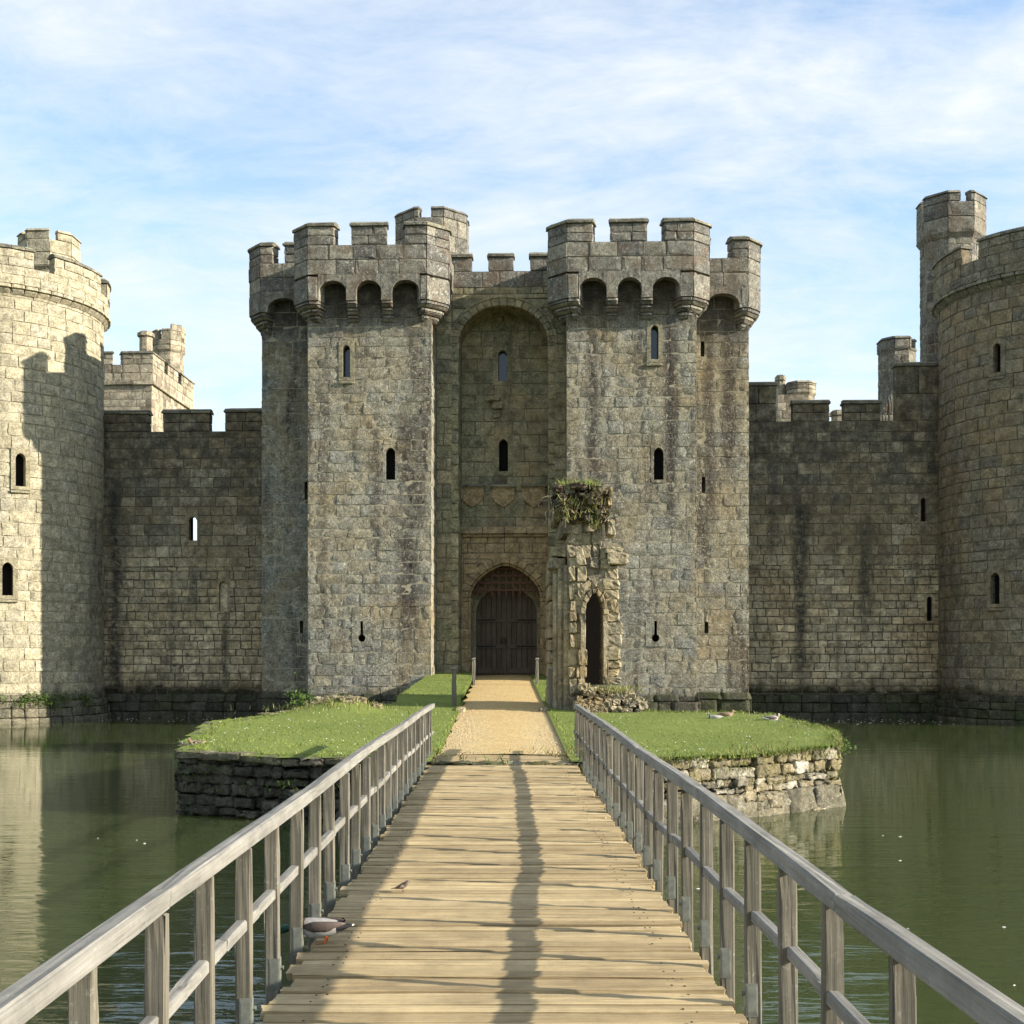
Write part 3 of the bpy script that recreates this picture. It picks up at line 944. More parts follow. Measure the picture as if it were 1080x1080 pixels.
def blades(mb, base, hmin, hmax, wid, lean=.5, rng=RNG, m=0):
    base = np.asarray(base, float); n = len(base)
    a = rng.uniform(0, 2 * math.pi, n); h = rng.uniform(hmin, hmax, n); w = wid * rng.uniform(.6, 1.3, n)
    s = np.stack([np.cos(a), np.sin(a), np.zeros(n)], 1)
    b = rng.uniform(0, 2 * math.pi, n)
    ln = np.stack([np.cos(b), np.sin(b), np.zeros(n)], 1) * (h * lean * rng.uniform(.1, 1.2, n))[:, None]
    up = np.zeros((n, 3)); up[:, 2] = h
    v = np.zeros((n, 5, 3))
    v[:, 0] = base - s * w[:, None] / 2; v[:, 1] = base + s * w[:, None] / 2
    mid = base + up * .55 + ln * .35
    v[:, 2] = mid + s * w[:, None] * .38; v[:, 3] = mid - s * w[:, None] * .38
    v[:, 4] = base + up * RNG.uniform(.8, 1.0, (n, 1)) + ln
    k = np.arange(n)[:, None] * 5
    mb.add(v.reshape(-1, 3), np.hstack([k, k + 1, k + 2, k + 3]), np.hstack([k + 3, k + 2, k + 4]), m)


M['grass'] = m_blade('lawn blades', [(.155, .225, .04), (.185, .255, .048), (.22, .27, .058), (.13, .195, .032), (.29, .275, .10), (.175, .235, .048), (.27, .25, .10)])
mb = MB()
n = 90000
px = RNG.uniform(-6.6, 6.8, n); py = RNG.uniform(19.4, 50.6, n)
k = inside(px, py) & ~((px < -1.4) & ((py < 20.55 + np.clip((-px - 3.6) * .45, -.4, 2) + .0) | (px < -5.45 - (py - 20.9) * .19))) & (np.abs(px - .03) > 1.12 + RNG.normal(0, .04, n))
px, py = px[k], py[k]
pat = np.sin(px * 2.1 + np.sin(py * 1.3) * 1.5) * np.sin(py * 1.7 + np.cos(px * 1.1) * 2) + RNG.normal(0, .35, len(px))
edge = np.minimum(np.abs(np.abs(px) - 1.1), 1)
k = RNG.random(len(px)) < np.clip(.75 + .5 * pat, .28, 1) * np.clip(edge * 2.5 + .4, .4, 1)
tall = pat > 1.25
kt = k & tall
blades(mb, np.stack([px[kt], py[kt], lawnz(px[kt], py[kt]) - .01], 1), .04, .085, .02, .8)
px, py = px[k], py[k]
blades(mb, np.stack([px, py, lawnz(px, py) - .01], 1), .018, .042, .02, .8)
# longer fringe hanging over the bank and along the path
fr = []
for s in RNG.uniform(P.s[1], P.s[15], 5200):
    ins = abs(RNG.normal(0, .1)) - .06 + (.32 if s < s_cap else 0)
    xy = P.pos(s, ins)
    if abs(xy[0]) < 1.25 and xy[1] < 20: continue
    fr.append((xy[0], xy[1], float(lawnz(xy[0], xy[1])) - .05))
blades(mb, fr, .05, .15, .018, 1.1)
fr = []
for y in RNG.uniform(21.4, 48, 2600):
    sx = random.choice((-1, 1)); x = sx * (1.13 + abs(RNG.normal(0, .04))) + .03
    fr.append((x, y, float(lawnz(x, y)) - .03))
blades(mb, fr, .05, .12, .018, .8)
o = mb.build('grass', M['grass']); props(o, kind='stuff')
# daisies
mb = MB()
c = 0
while c < 110:
    x, y = RNG.uniform(-6, 6.3), RNG.uniform(20, 33)
    if not inside(np.array([x]), np.array([y]))[0] or abs(x) < 1.3: continue
    z = float(lawnz(x, y)) + .05; r = .011; c += 1
    a = np.linspace(0, 2 * math.pi, 7)[:-1]
    mb.add([(x, y, z + .012)] + [(x + r * math.cos(q), y + r * math.sin(q), z) for q in a], t=[[0, 1 + i, 1 + (i + 1) % 6] for i in range(6)])
o = mb.build('daisies', m_plain('daisy petals', (.8, .8, .76), .7, .05)); props(o, kind='stuff')
# ---CASTLE---
# ------------------------------------------------------------------ castle: windows, parapets
ZB = -1.6                        # walls start below the water


def lancet(root, p0, p1, uc, z0, z1, w, fw=.16, pane=True, name='window', mat='trim', proud=.025, depth=.45, pointed=True, top=None, sill=True):
    """narrow arched window: a dressed stone surround with its reveal, and the dark glass behind. z0..z1 = clear opening"""
    rise = min(w * .62, (z1 - z0) * .4) if pointed else w * .5
    op = (uc, w / 2, z0, z1 - rise, rise, pointed)
    mb = MB()
    panel(mb, p0, p1, uc - w / 2 - fw, uc + w / 2 + fw, z0 - fw * .8, z1 + fw * 1.0, [op], depth + proud, proud)
    if sill:
        p0a = np.array(p0, float); d = (np.array(p1, float) - p0a); d /= np.linalg.norm(d); nn = np.array([d[1], -d[0]])
        c = np.zeros((2, 2, 2, 3))
        for ai, u in enumerate((uc - w / 2 - fw * 1.1, uc + w / 2 + fw * 1.1)):
            for bi, dd in enumerate((proud + .06, -.1)):
                for di, z in enumerate((z0 - fw * .9 - .12, z0 - fw * .8 + .0)):
                    c[ai, bi, di] = (*(p0a + d * u + nn * dd), z - (.03 if bi == 0 and di == 1 else 0))
        hexa(mb, c, .02, .003)
    win = mb.build(name, M[mat], root)
    p0a = np.array(p0, float); d = (np.array(p1, float) - p0a); d /= np.linalg.norm(d); nn = np.array([d[1], -d[0]])
    mb = MB()
    def Pt(u, z, dd): return (*(p0a + d * u + nn * dd), z)
    dd = -depth * .62
    a, b, e = uc - w / 2 - .05, uc + w / 2 + .05, z1 + .05
    box_c = np.zeros((2, 2, 2, 3))
    for ai, u in enumerate((a, b)):
        for bi, q in enumerate((dd, dd - .05)):
            for di, z in enumerate((z0 - .03, e)): box_c[ai, bi, di] = Pt(u, z, q)
    hexa(mb, box_c, .002, 0)
    if pane != 'open':
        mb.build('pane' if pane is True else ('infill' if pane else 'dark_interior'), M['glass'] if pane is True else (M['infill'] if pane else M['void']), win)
    return Hole(uc - w / 2 - fw + .03, uc + w / 2 + fw - .03, z0 - fw * .7, z1 + fw * .9)


def merlon(root, poly, s0, s1, z0, z1, thick=.42, mat='crown', stone=.7, out=0.0):
    mb = MB()
    zc = z1 - .2
    rows = 2 if zc - z0 > .55 else 1
    zs = np.linspace(z0, zc, rows + 1)
    for a, b in zip(zs[:-1], zs[1:]):
        poly.piece(mb, s0, s1, out, out + thick, a, b, stone=stone, jit=.006, zn=.006, gap=.004)
    m = mb.build('merlon', M[mat], root, smooth=False)
    mb = MB()
    poly.piece(mb, s0 - .05, s1 + .05, out - .07, out + thick + .07, zc, zc + .1, stone=1.3, jit=.005, gap=.001)
    poly.piece(mb, s0 - .03, s1 + .03, out - .04, out + thick + .04, zc + .1, z1, ti0=out + .1, ti1=out + thick - .1, stone=1.3, jit=.005, gap=.001)
    mb.build('coping', M['coping'], m)
    return m


def parapet(root, poly, s0, s1, z0, z1, thick=.42, mat='crown', rows=3, stone=.85, merl=(), mtop=None, mth=None):
    mb = MB()
    zs = np.linspace(z0, z1, rows + 1)
    for a, b in zip(zs[:-1], zs[1:]):
        poly.piece(mb, s0, s1, 0, thick, a, b, stone=stone, jit=.006, zn=.009, gap=.005)
    poly.piece(mb, s0, s1, .03, thick - .03, z0, z1, gap=-.002, jit=0, m=1)
    p = mb.build('parapet', [M[mat], M['mortar_dark']], root)
    for a, b in merl: merlon(root, poly, a, b, z1, mtop, thick, mat)
    return p


def corbel_corner(root, poly, s0, s1, z0, z1, ov, tiers=3, mat='crown'):
    """stepped pendant that carries a parapet corner"""
    mb = MB()
    zs = np.linspace(z0, z1, tiers + 1)
    for k in range(tiers):
        ins = ov * (1 - (k + 1) / (tiers + .15)) ** .9
        nxt = ov * (1 - (k + .25) / (tiers + .15)) ** .9
        h = zs[k + 1] - zs[k]
        poly.piece(mb, s0 + ins * .5, s1 - ins * .5, nxt, ov + .25, zs[k], zs[k] + h * .45, ti0=ins, bev=.03, jit=.006, gap=.001, stone=.9)
        poly.piece(mb, s0 + ins * .5, s1 - ins * .5, ins, ov + .25, zs[k] + h * .45, zs[k + 1], bev=.05, jit=.006, gap=.001, stone=.9)
    return mb.build('corbel', M[mat], root)


def corbel_mid(root, p0, p1, u, w, z0, z1, ov, mat='crown'):
    p0 = np.array(p0, float); d = np.array(p1, float) - p0; d /= np.linalg.norm(d); nn = np.array([d[1], -d[0]])
    mb = MB()
    zs = np.linspace(z0, z1, 4)
    for k in range(3):
        o0 = ov * (k + .35) / 3.0; o1 = ov * (k + 1) / 3.0
        for (za, zb, oa, ob) in ((zs[k], zs[k] + (zs[k + 1] - zs[k]) * .5, o0, o1), (zs[k] + (zs[k + 1] - zs[k]) * .5, zs[k + 1], o1, o1)):
            c = np.zeros((2, 2, 2, 3))
            for ai, uu in enumerate((u - w / 2, u + w / 2)):
                for bi in (0, 1):
                    for di, z in enumerate((za, zb)):
                        dd = ((oa, ob)[di]) if bi == 0 else -.2
                        c[ai, bi, di] = (*(p0 + d * uu + nn * dd), z)
            hexa(mb, c, .035, .005)
    return mb.build('corbel', M[mat], root)


# ------------------------------------------------------------------ gatehouse
gh = thing('gatehouse', 'stone castle gatehouse with twin square towers, battlements and arched gate facing the bridge', 'gatehouse',
           (0, 0, .87), True)
XL0, XL1, XR0, XR1 = -7.25, -2.62, 2.42, 7.22          # front towers, plan x
XA, XB = -9.45, 9.45                                    # main block
YF = -2.0
Z_ARCH, Z_PAR, Z_SILL, Z_TOP = 15.15, 15.75, 16.85, 17.72


def px_x(px, yl): return at(px, 600, yl)[0]


def front_tower(x0, x1, wins, par_pts, arches, mer, side):
    p0, p1 = (x0, YF), (x1, YF)
    holes = []
    for kind, px, ya, yb, w, pane in wins:
        u = px_x(px, YF) - x0; z1, z0 = at(px, ya, YF)[1], at(px, yb, YF)[1]
        if kind == 'lancet':
            holes.append(lancet(gh, p0, p1, u, z0, z1, w, .15 if pane else .11, pane, depth=.5, mat='trim' if pane else 'gate', proud=.03 if pane else .012,
                                sill=pane))
        else:     # keyhole gun loop: a slot above a round hole
            r = w; zc = z0 + r; hw = .05
            mb = MB()
            W_, ZL, ZH = .36, z0 - .16, z1 + .16
            th = sorted(set(list(np.linspace(0, 2 * math.pi, 60, endpoint=False)) + [math.atan2(zz - zc, xx) % (2 * math.pi) for xx in (-W_, W_) for zz in (ZL, ZH)]
                            + [math.atan2(z1 - zc, xx) for xx in (-hw, hw)]))
            ring, outer = [], []
            for q in th:
                cq, sq = math.cos(q), math.sin(q)
                rr = r
                if sq > 0: rr = max(r, min(hw / max(abs(cq), 1e-6), (z1 - zc) / sq))
                ring.append((u + rr * cq, zc + rr * sq))
                ro = min(W_ / max(abs(cq), 1e-6), ((ZH - zc) if sq > 0 else (zc - ZL)) / max(abs(sq), 1e-6))
                outer.append((u + ro * cq, zc + ro * sq))
            def Pq(c, d): return (x0 + c[0], YF - d, c[1])
            n = len(ring)
            for i in range(n):
                j = (i + 1) % n
                quad(mb, Pq(ring[i], .02), Pq(ring[j], .02), Pq(outer[j], .02), Pq(outer[i], .02))
                quad(mb, Pq(ring[i], .02), Pq(ring[i], -.5), Pq(ring[j], -.5), Pq(ring[j], .02))
                quad(mb, Pq(outer[i], .02), Pq(outer[j], .02), Pq(outer[j], -.05), Pq(outer[i], -.05))
            wo = mb.build('gun_loop', M['gate'], gh)
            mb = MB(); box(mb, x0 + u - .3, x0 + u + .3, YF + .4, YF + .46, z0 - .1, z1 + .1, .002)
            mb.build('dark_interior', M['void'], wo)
            holes.append(Hole(u - .34, u + .34, ZL + .02, ZH - .02))
    mb = MB()
    ashlar(mb, p0, p1, ZB, 14.3, holes, rh=(.33, .50), bl=(.42, .95), rough=.011, tilt=.008, proud=.005, bed=-.011, gap=.009)
    ashlar(mb, p0, p1, 14.3, 16.0, bed=-.035, mi=(0, 2))  # darker joints paint in the shade behind the machicolation arches
    ashlar(mb, (x1, YF), (x1, .1), ZB, 16.0)
    ashlar(mb, (x0, .1), (x0, YF), ZB, 16.0)
    quad(mb, (x0, YF + .1, 16.0), (x1, YF + .1, 16.0), (x1, 1.0, 16.0), (x0, 1.0, 16.0), 1)
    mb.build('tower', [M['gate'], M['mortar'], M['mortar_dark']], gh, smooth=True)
    # mossy plinth
    mb = MB()
    pl = Poly([(x0 - .1, 0), (x0 - .1, YF - .1), (x1 + .1, YF - .1), (x1 + .1, 0)])
    for za, zb in ((ZB, -.5), (-.5, .0), (.0, .3)):
        pl.piece(mb, 0, pl.s[-1], 0, .3, za, zb, ti0=0 if zb < .2 else .1, stone=.9, jit=.012, zn=.02)
    mb.build('plinth', M['rev_l'], gh, smooth=True)
    # parapet on machicolation
    poly = Poly(par_pts)
    fi = 2                                   # segment of the front
    f0, f1 = poly.s[fi], poly.s[fi + 1]
    x_of = poly.p[fi][0]; yf = poly.p[fi][1]
    q0, q1 = (poly.p[fi][0], yf), (poly.p[fi + 1][0], yf)
    ops = []
    for pa, pb in arches:
        a = px_x(pa, yf) - x_of; b = px_x(pb, yf) - x_of
        ops.append(((a + b) / 2, (b - a) / 2, Z_ARCH - .35, Z_ARCH, .38, False))
    Lf = f1 - f0
    mb = MB()
    e0, e1 = ops[0][0] - ops[0][1] - .02, ops[-1][0] + ops[-1][1] + .02
    panel(mb, q0, q1, e0, e1, Z_ARCH - .35, Z_PAR + .01, ops, .42, -.004)
    # solid corners beside the arches
    for a, b in ((poly.s[1] - .9, f0 + e0), (f0 + e1, poly.s[4] + .9 if len(poly.s) > 4 else poly.s[-1])):
        poly.piece(mb, max(a, 0), min(b, poly.s[-1]), 0, .5, Z_ARCH - .35, Z_PAR - .05, stone=.8, jit=.006, zn=.006)
    quad(mb, (poly.p[fi][0] - .3, yf + .1, Z_PAR - .06), (poly.p[fi][0] - .3, YF + .3, Z_PAR - .06), (poly.p[fi + 1][0] + .3, YF + .3, Z_PAR - .06), (poly.p[fi + 1][0] + .3, yf + .1, Z_PAR - .06))  # added ceiling over the open slots, blocks sky light to darken them
    mb.build('machicolation', M['crown'], gh)
    corbel_corner(gh, poly, max(poly.s[1] - .8, 0), f0 + e0, Z_ARCH - 1.02, Z_ARCH - .35, .58)
    corbel_corner(gh, poly, f0 + e1, min(poly.s[4] + .8, poly.s[-1]), Z_ARCH - 1.02, Z_ARCH - .35, .58)
    for i in range(len(ops) - 1):
        u = (ops[i][0] + ops[i][1] + ops[i + 1][0] - ops[i + 1][1]) / 2
        w = (ops[i + 1][0] - ops[i + 1][1]) - (ops[i][0] + ops[i][1])
        tw0 = (x0 + 0.0, YF); 
        corbel_mid(gh, (poly.p[fi][0], YF), (poly.p[fi + 1][0], YF), u, w * 1.05, Z_ARCH - 1.02, Z_ARCH - .35, .58)
    ml = [(f0 + px_x(a, yf) - x_of, f0 + px_x(b, yf) - x_of) for a, b in mer]
    parapet(gh, poly, 0, poly.s[-1], Z_PAR, Z_SILL, .45, merl=(), rows=2)
    for a, b in ml: merlon(gh, poly, max(a, 0), min(b, poly.s[-1]), Z_SILL, Z_TOP, .45)
    return poly


PL = [(-7.78, .6), (-7.78, -1.98), (-7.15, -2.62), (-2.72, -2.62), (-1.95, -1.9), (-1.95, .6)]
PR = [(1.72, .6), (1.72, -1.95), (2.42, -2.62), (7.05, -2.62), (7.72, -1.98), (7.72, .6)]
front_tower(XL0, XL1, [('lancet', 365.5, 364, 398, .28, True), ('lancet', 411.8, 472, 506, .36, False), ('key', 381.5, 655, 677, .14, 0)], PL,
            [(336, 365), (375.5, 402), (413, 442)], [(296, 352), (370, 408.5), (427, 492)], -1)
front_tower(XR0, XR1, [('lancet', 690.5, 343, 379, .28, True), ('lancet', 694.8, 472, 506, .36, False), ('key', 691.5, 655, 677, .14, 0)], PR,
            [(611, 640), (651.5, 677), (688.5, 717)], [(563, 625), (643, 683), (701, 763)], 1)

# main block: flanking bays, central wall with the tall arched recess
mb = MB()
holes = []
for px, ya, yb, x_from in ((323, 508, 527, XA), (318, 655, 668, XA)):
    z1, z0 = at(px, ya, 0)[1], at(px, yb, 0)[1]; u = px_x(px, 0) - XA
    holes.append(Hole(u - .07, u + .07, z0, z1))
ashlar(mb, (XA, 0), (XL0 + .3, 0), ZB, 16.0, holes, rough=.01)
holes = []
for px, ya, yb in ((741, 360, 376), (742, 503, 520), (745, 656, 668)):
    z1, z0 = at(px, ya, 0)[1], at(px, yb, 0)[1]; u = px_x(px, 0) - (XR1 - .3)
    holes.append(Hole(u - .07, u + .07, z0, z1))
ashlar(mb, (XR1 - .3, 0), (XB, 0), ZB, 16.0, holes, rough=.01)
ashlar(mb, (XB, 0), (XB, 9), ZB, 16.0)
ashlar(mb, (XA, 9), (XA, 0), ZB, 16.0)
quad(mb, (XA, 9, ZB), (XB, 9, ZB), (XB, 9, 16.4), (XA, 9, 16.4), 1)
for a, b in ((XA, XL1 - .02), (XR0 + .02, XB), (XL1 - .02, XR0 + .02)):
    quad(mb, (a, .05, 16.0), (b, .05, 16.0), (b, 9, 16.0), (a, 9, 16.0), 1)
for x in (XA + .6, XB - .6):       # inner walls keep the slits dark
    quad(mb, (x - .6 if x < 0 else x - 2, .6, ZB), (x + 2 if x < 0 else x + .6, .6, ZB), (x + 2 if x < 0 else x + .6, .6, 16), (x - .6 if x < 0 else x - 2, .6, 16), 1)
mb.build('main_block', [M['gate'], M['mortar']], gh, smooth=True)
for x0, x1 in ((XA, XL0 - .1), (XR1 + .1, XB)):
    mb = MB()
    pl = Poly([(x0 - .1, 1), (x0 - .1, -.1), (x1, -.1)]) if x0 < 0 else Poly([(x0, -.1), (x1 + .1, -.1), (x1 + .1, 1)])
    for za, zb in ((ZB, -.5), (-.5, .0), (.0, .3)):
        pl.piece(mb, 0, pl.s[-1], 0, .3, za, zb, ti0=0 if zb < .2 else .1, stone=.9, jit=.012, zn=.02)
    mb.build('plinth', M['rev_l'], gh, smooth=True)

# central wall (plane y=0) with the arch, recess back wall at y=1.5
YB = 1.5
xa0, xa1 = px_x(483.5, 0), px_x(578, 0)
zc, zs = at(531, 322, 0)[1], at(531, 362, 0)[1]
ucr = (xa0 + xa1) / 2 - XL1; hwr = (xa1 - xa0) / 2
W0 = XR0 - XL1
mb = MB()
ashlar(mb, (XL1, 0), (XR0, 0), ZB, 16.0, [Hole(ucr - hwr - .25, ucr + hwr + .25, ZB, zc + .25, spring=zs)], bl=(.4, .7), rough=.006)
ashlar(mb, (xa0, 0), (xa0, YB), ZB, zs + .9, rough=.005)
ashlar(mb, (xa1, YB), (xa1, 0), ZB, zs + .9, rough=.005)
mb.build('recess_wall', [M['gate_shade'], M['mortar_dark']], gh, smooth=True)
mb = MB()
oph = (ucr, hwr, ZB, zs, zc - zs, False)
voussoirs(mb, (XL1, 0), (XR0, 0), oph, .3, .006, .5, 19)
z = ZB
while z < zs - .01:
    h = min(RNG.uniform(.4, .6), zs - z)
    for s in (-1, 1):
        a, b = (xa0 - .3, xa0) if s < 0 else (xa1, xa1 + .3)
        box(mb, a, b, -.006, .45, z + .004, z + h - .004, .02, .004)
    z += h
cv = arch_curve(ucr + XL1, hwr, zs, zc - zs, False, 20)
for (a, b), (c, e) in zip(cv[:-1], cv[1:]): quad(mb, (a, .4, b), (c, .4, e), (c, YB + .05, e), (a, YB + .05, b))
mb.build('recess_arch', M['gate_shade'], gh)
# hood mould
mb = MB()
voussoirs(mb, (XL1, 0), (XR0, 0), (ucr, hwr + .29, ZB, zs, zc - zs + .29, False), .09, .05, .12, 21, jit=.002)
mb.build('hood_mould', M['gate_shade'], gh)

# recess back wall with two windows
zstr = at(531, 562, YB)[1]
holes = []
for px, ya, yb, w, pane in ((530, 369, 402, .34, True), (531, 463, 497, .36, False)):
    u = px_x(px, YB) - xa0; z1, z0 = at(px, ya, YB)[1], at(px, yb, YB)[1]
    holes.append(lancet(gh, (xa0, YB), (xa1, YB), u, z0, z1, w, .2, pane, mat='gate_shade', sill=False))
mb = MB()
ashlar(mb, (xa0, YB), (xa1, YB), zstr, zc + .1, holes, rh=(.45, .65), bl=(.6, 1.2), rough=.005)
quad(mb, (xa0 - .3, YB + 1.2, zstr), (xa1 + .3, YB + 1.2, zstr), (xa1 + .3, YB + 1.2, zc), (xa0 - .3, YB + 1.2, zc), 1)
mb.build('recess_back', [M['gate_shade'], M['mortar_dark']], gh, smooth=True)
# broken bracket stones under the upper window
mb = MB()
for px, ya, yb, w, d in ((521, 420, 424, .5, .3), (525, 424, 432, .4, .22), (524, 433, 441, .34, .15)):
    x, z1 = at(px, ya, YB); z0 = at(px, yb, YB)[1]
    box(mb, x - w / 2, x + w / 2, YB - d, YB + .2, z0, z1, .03, .012)
mb.build('broken_bracket', M['gate_shade'], gh)
# carved shields
for px in (498, 531, 563):
    x, z1 = at(px, 514, YB); z0 = at(px, 535, YB)[1]
    mb = MB()
    k = .46; cz = z1 - (z1 - z0) * .4
    pts = [(x - k, z1), (x + k, z1), (x + k, cz)] + [(x + k * math.cos(t), cz - (cz - z0) * (math.sin(t) if True else 0) ** 1.0 * (1 - abs(math.cos(t)) ** 1.6 * .25)) if False else (x + k * (1 - w_ ** 1.9) * sg, cz - (cz - z0) * w_) for sg, w_ in [(1, q_) for q_ in np.linspace(.1, .9, 6)] + [(0, 1.0)] + [(-1, q_) for q_ in np.linspace(.9, .1, 6)]] + [(x - k, cz)]
    cxx, czz = x, (z1 + z0) / 2 + .1
    n = len(pts)
    for i in range(n):
        j = (i + 1) % n
        a, b = pts[i], pts[j]
        ins = lambda p: (cxx + (p[0] - cxx) * .84, czz + (p[1] - czz) * .84)
        quad(mb, (a[0], YB + .02, a[1]), (b[0], YB + .02, b[1]), (b[0], YB - .1, b[1]), (a[0], YB - .1, a[1]))
        a2, b2 = ins(a), ins(b)
        quad(mb, (a[0], YB - .1, a[1]), (b[0], YB - .1, b[1]), (b2[0], YB - .1, b2[1]), (a2[0], YB - .1, a2[1]))
        quad(mb, (a2[0], YB - .1, a2[1]), (b2[0], YB - .1, b2[1]), (b2[0], YB - .07, b2[1]), (a2[0], YB - .07, a2[1]))
        mb.add([(a2[0], YB - .07, a2[1]), (b2[0], YB - .07, b2[1]), (cxx, YB - .075, czz)], t=[[0, 1, 2]])
    # worn charges: a pale and a chevron
    box(mb, x - .06, x + .06, YB - .1, YB - .06, z0 + .15, z1 - .1, .01)
    if px == 531: box(mb, x - .34, x + .34, YB - .098, YB - .06, czz - .02, czz + .1, .01)
    mb.build('shield', M['trim_brown'], gh)
# drip ledge above each shield and string course
mb = MB()
for px in (498, 531, 563):
    x, z1 = at(px, 514, YB)
    box(mb, x - .52, x + .52, YB - .2, YB + .1, z1 + .0, z1 + .1, .02, .005)
mb.build('shield_ledge', M['coping'], gh)
mb = MB()
for k in range(4):
    a = xa0 + (xa1 - xa0) * k / 4; b = xa0 + (xa1 - xa0) * (k + 1) / 4
    c = np.zeros((2, 2, 2, 3))
    for ai, x in enumerate((a + .004, b - .004)):
        for bi in (0, 1):
            for di in (0, 1):
                y = (YB - (.28 if di == 0 else .12)) if bi == 0 else YB + .1
                c[ai, bi, di] = (x, y, zstr + (-.05, .24)[di])
    hexa(mb, c, .015, .003)
    box(mb, a + .004, b - .004, YB - .14, YB + .1, zstr - .17, zstr - .054, .03, .003)
mb.build('string_course', M['trim_brown'], gh)

# the gate: outer pointed arch, portcullis, inner arch with the doors
xg = at(533, 600, YB)[0]; ug = xg - xa0
z_ap, z_spr, z_fl = at(533, 593, YB)[1], at(533, 630, YB)[1], .86
hg = (at(572.5, 600, YB)[0] - at(494, 600, YB)[0]) / 2
opo = (ug, hg, ZB, z_spr, z_ap - z_spr, 2)
mb = MB()
ashlar(mb, (xa0, YB), (xa1, YB), ZB, zstr - .16, [Hole(ug - hg - .2, ug + hg + .2, ZB, z_ap + .14, spring=z_spr)], rh=(.38, .5), bl=(.4, .8), rough=.004, tilt=.008)
mb.build('gate_wall', [M['trim_brown'], M['mortar_dark']], gh, smooth=True)
mb = MB()
voussoirs(mb, (xa0, YB), (xa1, YB), opo, .36, .02, .5, 15, jit=.003)
voussoirs(mb, (xa0, YB), (xa1, YB), (ug, hg - .1, ZB, z_spr, z_ap - z_spr - .1, 2), .1, -.12, .4, 15, jit=.002)
z = ZB
while z < z_spr - .01:
    h = min(RNG.uniform(.38, .55), z_spr - z)
    for s in (-1, 1):
        a, b = (xg - hg - .36, xg - hg) if s < 0 else (xg + hg, xg + hg + .36)
        box(mb, a, b, YB - .018, YB + .5, z + .003, z + h - .003, .015, .003)
        a, b = (xg - hg - .02, xg - hg + .1) if s < 0 else (xg + hg - .1, xg + hg + .02)
        box(mb, a, b, YB + .12, YB + .5, z + .003, z + h - .003, .015, .003)
    z += h
mb.build('gate_arch', M['trim_brown'], gh)
# portcullis
yp = YB + .75
zp0 = at(533, 626, yp)[1]
mb = MB()
nb = 11
for k in range(nb):
    x = xg - hg + .06 + (2 * hg - .12) * k / (nb - 1)
    box(mb, x - .045, x + .045, yp, yp + .08, zp0, z_ap + .1, .01)
    c = np.zeros((2, 2, 2, 3))
    for ai in (0, 1):
        for bi in (0, 1):
            for di in (0, 1):
                s = .045 if di == 1 else .008
                c[ai, bi, di] = (x + (-s, s)[ai], yp + .04 + (-.04, .04)[bi] * (s / .045), zp0 - (.16, .0)[di])
    hexa(mb, c, .003)
zz = zp0 + .1
while zz < z_ap:
    box(mb, xg - hg, xg + hg, yp - .02, yp + .06, zz, zz + .09, .01); zz += .29
mb.build('portcullis', M['rust_oak'], gh)
# inner wall with the door arch
yi = YB + 1.15
hd = (at(566, 600, yi)[0] - at(502, 600, yi)[0]) / 2
zda, zds = at(533, 620, yi)[1], at(533, 646, yi)[1]
mb = MB()
panel(mb, (xa0, yi), (xa1, yi), .02, xa1 - xa0 - .02, ZB, zc, [(ug, hd, ZB, zds, zda - zds, False)], .35, 0)
mb.build('inner_wall', M['gate_shade'], gh)
mb = MB()
voussoirs(mb, (xa0, yi), (xa1, yi), (ug, hd, ZB, zds, zda - zds, False), .2, .03, .2, 13, jit=.002)
mb.build('door_arch', M['gate_shade'], gh)
for s in (-1, 1):
    yd = yi + .2
    mb = MB(); nb = 6
    w = (hd + .02) / nb
    for k in range(nb):
        a = xg + (k * w if s > 0 else -(k + 1) * w)
        box(mb, a + .006, a + w - .006, yd - (.01 if k % 2 else 0), yd + .08, z_fl + .03, zda + .1, .008, .002)
    door = mb.build('door', M['door'], gh)
    for zz, hh in ((z_fl + 2.2, .16), (z_fl + 1.12, .16), (z_fl + .1, .2)):
        mb = MB()
        a, b = (xg + .05, xg + hd) if s > 0 else (xg - hd, xg - .05)
        box(mb, a, b, yd - .06, yd - .012, zz, zz + hh, .01, .002)
        mb.build('ledge_rail', M['door'], door)
    for zz in (z_fl + 2.27, z_fl + 1.19):
        mb = MB()
        a, b = (xg + hd * .35, xg + hd - .02) if s > 0 else (xg - hd + .02, xg - hd * .35)
        box(mb, a, b, yd - .085, yd - .065, zz, zz + .05, .004)
        mb.build('strap_hinge', M['iron'], door)
mb = MB()
tube(mb, [(xg - .12 + .1 * math.cos(t), yd - .08, z_fl + 1.45 + .1 * math.sin(t)) for t in np.linspace(0, 2 * math.pi, 13)], .015, 6)
mb.build('ring_handle', M['iron'], gh)

